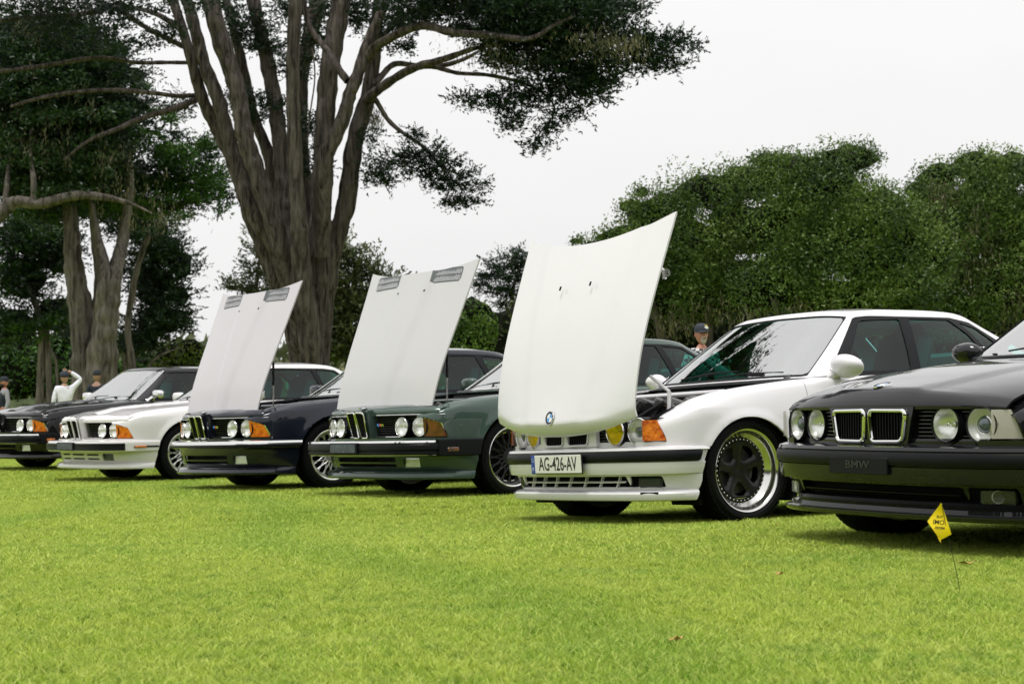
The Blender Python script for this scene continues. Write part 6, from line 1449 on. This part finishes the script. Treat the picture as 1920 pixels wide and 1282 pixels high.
# ------------------------------------------------------------------ people
def skin(name, J, E, m, parent, lv=2, push=0.0):
    """one continuous surface grown round a skeleton: J = {joint: ((x,y,z), radius)}"""
    keys = list(J); me = bpy.data.meshes.new(name); me.from_pydata([J[k][0] for k in keys], [(keys.index(a), keys.index(b)) for a, b in E], []); o = bpy.data.objects.new(name, me); COL.objects.link(o)
    md = o.modifiers.new("skin", 'SKIN'); md.use_smooth_shade = True
    for i, k in enumerate(keys):
        v = me.skin_vertices[0].data[i]; r = J[k][1]; v.radius = (r[0] + push, r[1] + push) if isinstance(r, tuple) else (r + push, r + push); v.use_root = (i == 0)
    s = o.modifiers.new("sub", 'SUBSURF'); s.levels = lv; s.render_levels = lv
    dg = bpy.context.evaluated_depsgraph_get(); ev = o.evaluated_get(dg); m2 = bpy.data.meshes.new_from_object(ev); m2.materials.clear(); m2.materials.append(m); m2.polygons.foreach_set('use_smooth', [True] * len(m2.polygons))
    COL.objects.unlink(o); bpy.data.objects.remove(o); o2 = bpy.data.objects.new(name, m2); return link(o2, parent)
M['skin'] = mat("sun_reddened_skin", (.52, .24, .17), .5, sub=.15); M['skin2'] = mat("skin", (.42, .24, .17), .5, sub=.15)
M['denim'] = mat("dark_trousers", (.03, .035, .05), .85); M['white_cloth'] = mat("white_hoodie", (.72, .72, .80), .9, bump=(14, .6, .02)); M['navy_cloth'] = mat("navy_cloth", (.012, .018, .032), .85, bump=(20, .4, .01))
M['cap'] = mat("navy_cap", (.022, .027, .04), .8); M['beard'] = mat("grey_beard", (.52, .45, .40), .95, bump=(120, 1, .01)); M['darkhair'] = mat("dark_hair", (.015, .012, .01), .8)
s = NT("plaid_shirt"); p = s.n("ShaderNodeBsdfPrincipled"); p.inputs['Roughness'].default_value = .85; co = s.n("ShaderNodeTexCoord"); ck = s.n("ShaderNodeTexChecker"); ck.inputs['Scale'].default_value = 22; ck.inputs[1].default_value = (.62, .60, .58, 1); ck.inputs[2].default_value = (.03, .04, .075, 1)
s.l(co.outputs['Object'], ck.inputs[0]); s.l(ck.outputs[0], p.inputs['Base Color']); s.l(p.outputs[0], s.out.inputs[0]); M['plaid'] = s.m
def person(px, d, face, label, shirt, trousers, skinm, headgear=None, beard=None, raise_arm=False, vest=None, goatee=False, h=1.76, lean=0.0, turn=0.0):
    g = at(px, 790, d); z0 = float(ground_z(g.x, g.y)); e = empty("person", None, (g.x, g.y, z0)); e.rotation_euler = (0, 0, face); tag(e, label, 'person'); k = h / 1.76
    ln = lambda z: -lean * max(0, z - .9)
    J = {}; 
    def a(n, x, y, z, r): J[n] = ((x * k, (y + ln(z)) * k, z * k), (r[0] * k, r[1] * k) if isinstance(r, tuple) else r * k)
    a('pelvis', 0, 0, .95, (.15, .11)); a('belly', 0, -.01, 1.10, (.130, .11)); a('chest', 0, 0, 1.30, (.140, .11)); a('neckb', 0, .01, 1.46, (.075, .07)); a('neck', 0, 0, 1.53, .055)
    for s_, n in ((1, 'l'), (-1, 'r')):
        a('hip' + n, s_ * .10, 0, .88, .095); a('knee' + n, s_ * .12, -.01, .48, .062); a('ank' + n, s_ * .13, .03, .09, .045); a('toe' + n, s_ * .15, -.13, .04, .04)
        a('sho' + n, s_ * .165, .01, 1.41, .050)
        if raise_arm and s_ == raise_arm: a('elb' + n, s_ * .34, -.04, 1.60, .045); a('wri' + n, s_ * .12, -.04, 1.755, .033); a('han' + n, s_ * .06, -.03, 1.775, .036)
        else: a('elb' + n, s_ * .225, .04, 1.14, .040); a('wri' + n, s_ * .225, -.05, .90, .030); a('han' + n, s_ * .225, -.08, .83, .033)
    E = [('pelvis', 'belly'), ('belly', 'chest'), ('chest', 'neckb'), ('neckb', 'neck')]
    for n in 'lr': E += [('pelvis', 'hip' + n), ('hip' + n, 'knee' + n), ('knee' + n, 'ank' + n), ('ank' + n, 'toe' + n), ('chest', 'sho' + n), ('sho' + n, 'elb' + n), ('elb' + n, 'wri' + n), ('wri' + n, 'han' + n)]
    skin("body", J, E, skinm, e)
    JS = {q: J[q] for q in ('chest', 'belly', 'pelvis', 'neckb', 'shol', 'shor', 'elbl', 'elbr', 'wril', 'wrir')}; ES = [x for x in E if x[0] in JS and x[1] in JS]
    skin("shirt", JS, ES, shirt, e, push=.012)
    if vest: JV = {q: J[q] for q in ('chest', 'belly', 'pelvis', 'neckb')}; JV['sl'] = ((.15 * k, 0, 1.40 * k), .075 * k); JV['sr'] = ((-.15 * k, 0, 1.40 * k), .075 * k); skin("vest", JV, [('chest', 'belly'), ('belly', 'pelvis'), ('chest', 'neckb'), ('chest', 'sl'), ('chest', 'sr')], vest, e, push=.026)
    JT = {q: J[q] for q in ('pelvis', 'hipl', 'hipr', 'kneel', 'kneer', 'ankl', 'ankr')}; skin("trousers", JT, [x for x in E if x[0] in JT and x[1] in JT], trousers, e, push=.014)
    # fingers of each hand
    for s_, n in ((1, 'l'), (-1, 'r')):
        H = Vector(J['han' + n][0]); W = Vector(J['wri' + n][0]); dr = (H - W).normalized(); sd = dr.cross(Vector((0, 1, 0))).normalized(); b = MB()
        for f in range(4): p0 = H + sd * (.026 * (f - 1.5) / 1.5) + dr * .02; b.tube([p0, p0 + dr * .045, p0 + dr * (.075 - .008 * abs(f - 1)) + Vector((0, -.012, 0))], [.009, .008, .006], 6)
        p0 = H + sd * .03 * s_; b.tube([p0 - dr * .02, p0 + sd * .025 * s_ + dr * .01, p0 + sd * .03 * s_ + dr * .04], [.010, .009, .007], 6); b.make("fingers", skinm, e, True)
    # head: egg with brow, nose, jaw and ears
    hd = empty("head", e, (0, ln(1.6) * k, 1.635 * k)); hd.rotation_euler = (0, 0, turn)
    bm = bmesh.new(); bmesh.ops.create_uvsphere(bm, u_segments=28, v_segments=20, radius=1)
    for v in bm.verts:
        x, y, z = v.co; w = 1 - .22 * max(0, -z) ** 1.5; fr = max(0, -y)
        X = x * .076 * w; Y = y * .096 * (1 - .10 * max(0, -z)); Z = z * .118
        if y < 0:
            nose = math.exp(-(X / .013) ** 2 - ((Z + .012) / .026) ** 2); Y -= .022 * nose; Y -= .007 * math.exp(-((Z - .022) / .011) ** 2) * math.exp(-(X / .05) ** 2)
            for sx in (-1, 1): Y += .010 * math.exp(-((X - sx * .030) / .014) ** 2 - ((Z - .004) / .012) ** 2); Y -= .004 * math.exp(-((X - sx * .042) / .02) ** 2 - ((Z + .028) / .02) ** 2)
            Y -= .005 * math.exp(-(X / .022) ** 2 - ((Z + .052) / .007) ** 2); Y += .004 * math.exp(-(X / .03) ** 2 - ((Z + .060) / .003) ** 2); Y -= .010 * math.exp(-(X / .03) ** 2 - ((Z + .092) / .02) ** 2)
        v.co = Vector((X, Y, Z)) * k
    me = bpy.data.meshes.new("face"); bm.to_mesh(me); bm.free(); me.materials.append(skinm); me.polygons.foreach_set('use_smooth', [True] * len(me.polygons)); link(bpy.data.objects.new("face", me), hd)
    for sx in (-1, 1):
        b = MB(); b.lathe([(0, .004), (.006, .020), (.012, .026), (.010, .016), (.006, .004)], 12, 'x', c=(sx * .072 * k, .004, -.004), rot=Matrix.Diagonal((sx, .62, 1))); b.make("ear", skinm, hd, True)
        b = MB(); b.lathe([(-.083, .008), (-.087, .006), (-.089, .001)], 10, 'y', c=(sx * .030 * k, 0, .006)); b.make("eye", M['ink'], hd, True)
    b = MB(); b.box((0, -.0965, -.056), (.045, .006, .006), None, .002); b.make("mouth", mat("lips", (.35, .13, .11), .5) if "lips" not in bpy.data.materials else bpy.data.materials["lips"], hd)
    if beard:
        bm = bmesh.new(); bmesh.ops.create_uvsphere(bm, u_segments=18, v_segments=12, radius=1)
        for v in bm.verts:
            x, y, z = v.co
            v.co = Vector((x * (.034 if goatee else .066), y * (.030 if goatee else .06) - (.072 if goatee else .045), z * (.040 if goatee else .045) - (.085 if goatee else .078))) * k
        me = bpy.data.meshes.new("beard"); bm.to_mesh(me); bm.free(); me.materials.append(beard); link(bpy.data.objects.new("beard", me), hd)
        if goatee: b = MB(); b.tube([(-.032, -.085, -.072), (-.024, -.100, -.043), (0, -.106, -.038), (.024, -.100, -.043), (.032, -.085, -.072)], .010, 8); b.make("moustache", beard, hd, True)
    bm = bmesh.new(); bmesh.ops.create_uvsphere(bm, u_segments=22, v_segments=14, radius=1); bmesh.ops.delete(bm, geom=[v for v in bm.verts if v.co.z < -.30 + (.0 if headgear else -.25) * 1 + (.42 if v.co.y < -.2 else 0)], context='VERTS')
    for v in bm.verts: v.co = Vector((v.co.x * .082, v.co.y * .102 + .002, v.co.z * .105 + .030)) * k
    me = bpy.data.meshes.new("hair"); bm.to_mesh(me); bm.free(); me.materials.append(M['darkhair'] if not beard or not goatee else M['beard']); link(bpy.data.objects.new("hair", me), hd)
    if headgear:
        c = empty("cap", hd, (0, 0, .045 * k)); b = MB(); b.lathe([(-.012, .098), (.02, .097), (.055, .088), (.082, .062), (.092, .028), (.094, .0005)], 28, 'z', rot=Matrix.Diagonal((.90, 1.05, 1))); b.make("crown_panel", headgear, c, True)
        V = []; F = []; n = 14
        for i in range(n + 1):
            t = math.pi * (1.12 + .76 * i / n); V += [(.086 * math.cos(t), .100 * math.sin(t), -.004), (.080 * math.cos(t), .100 * math.sin(t) - .075 * math.sin((i / n) * math.pi) ** .6, -.016 - .012 * abs(math.cos(t)))]
        for i in range(n): F.append((2 * i, 2 * i + 1, 2 * i + 3, 2 * i + 2))
        V, F = thick(np.array(V), F, .004); mesh("brim", V, F, headgear, c, True, 40)
    return e, hd, k
pe, hd, k = person(1318, 21, R(8), "man with a white goatee in navy cap and plaid shirt behind the white saloon", M['plaid'], M['denim'], M['skin'], M['cap'], M['beard'], goatee=True, h=1.74, turn=R(6))
for c_, mm_, z, sx, r_ in ((0, M['emwhite'], .062, 0, .024), (0, M['flag'], .086, 0, .017)):
    b = MB(); b.lathe([(0, r_), (.003, r_ * .8), (.004, .0005)], 16, 'y', c=(.028, -.094 + (z - .062) * .45, z + .012), rot=Matrix.Rotation(math.pi, 3, 'Z') @ Matrix.Diagonal((1.25, 1, .7))); b.make("cap_badge", mm_, hd)
person(121, 33.7, R(195), "man seen from behind in a white top, one hand raised to his cap", M['white_cloth'], M['denim'], M['skin2'], M['cap'], raise_arm=-1, h=1.64, turn=R(-20))
person(8, 41, R(-60), "bearded man in a navy vest and dark cap at the left edge", mat("grey_sleeves", (.34, .34, .37), .9), M['denim'], M['skin'], M['cap'], M['darkhair'], vest=M['navy_cloth'], h=1.76)
person(182, 38, R(170), "person in a dark hat and navy top standing against the thick pale trunks", M['navy_cloth'], M['denim'], M['skin2'], M['cap'], h=1.80)

# ------------------------------------------------------------------ lettering becomes plain meshes
dg = bpy.context.evaluated_depsgraph_get()
for o in [o for o in bpy.data.objects if o.type == 'FONT']:
    me = bpy.data.meshes.new_from_object(o.evaluated_get(dg)); me.name = o.name
    n = bpy.data.objects.new(o.name, me); COL.objects.link(n); n.parent = o.parent; n.matrix_local = o.matrix_local.copy(); nm = o.name
    bpy.data.objects.remove(o); n.name = nm
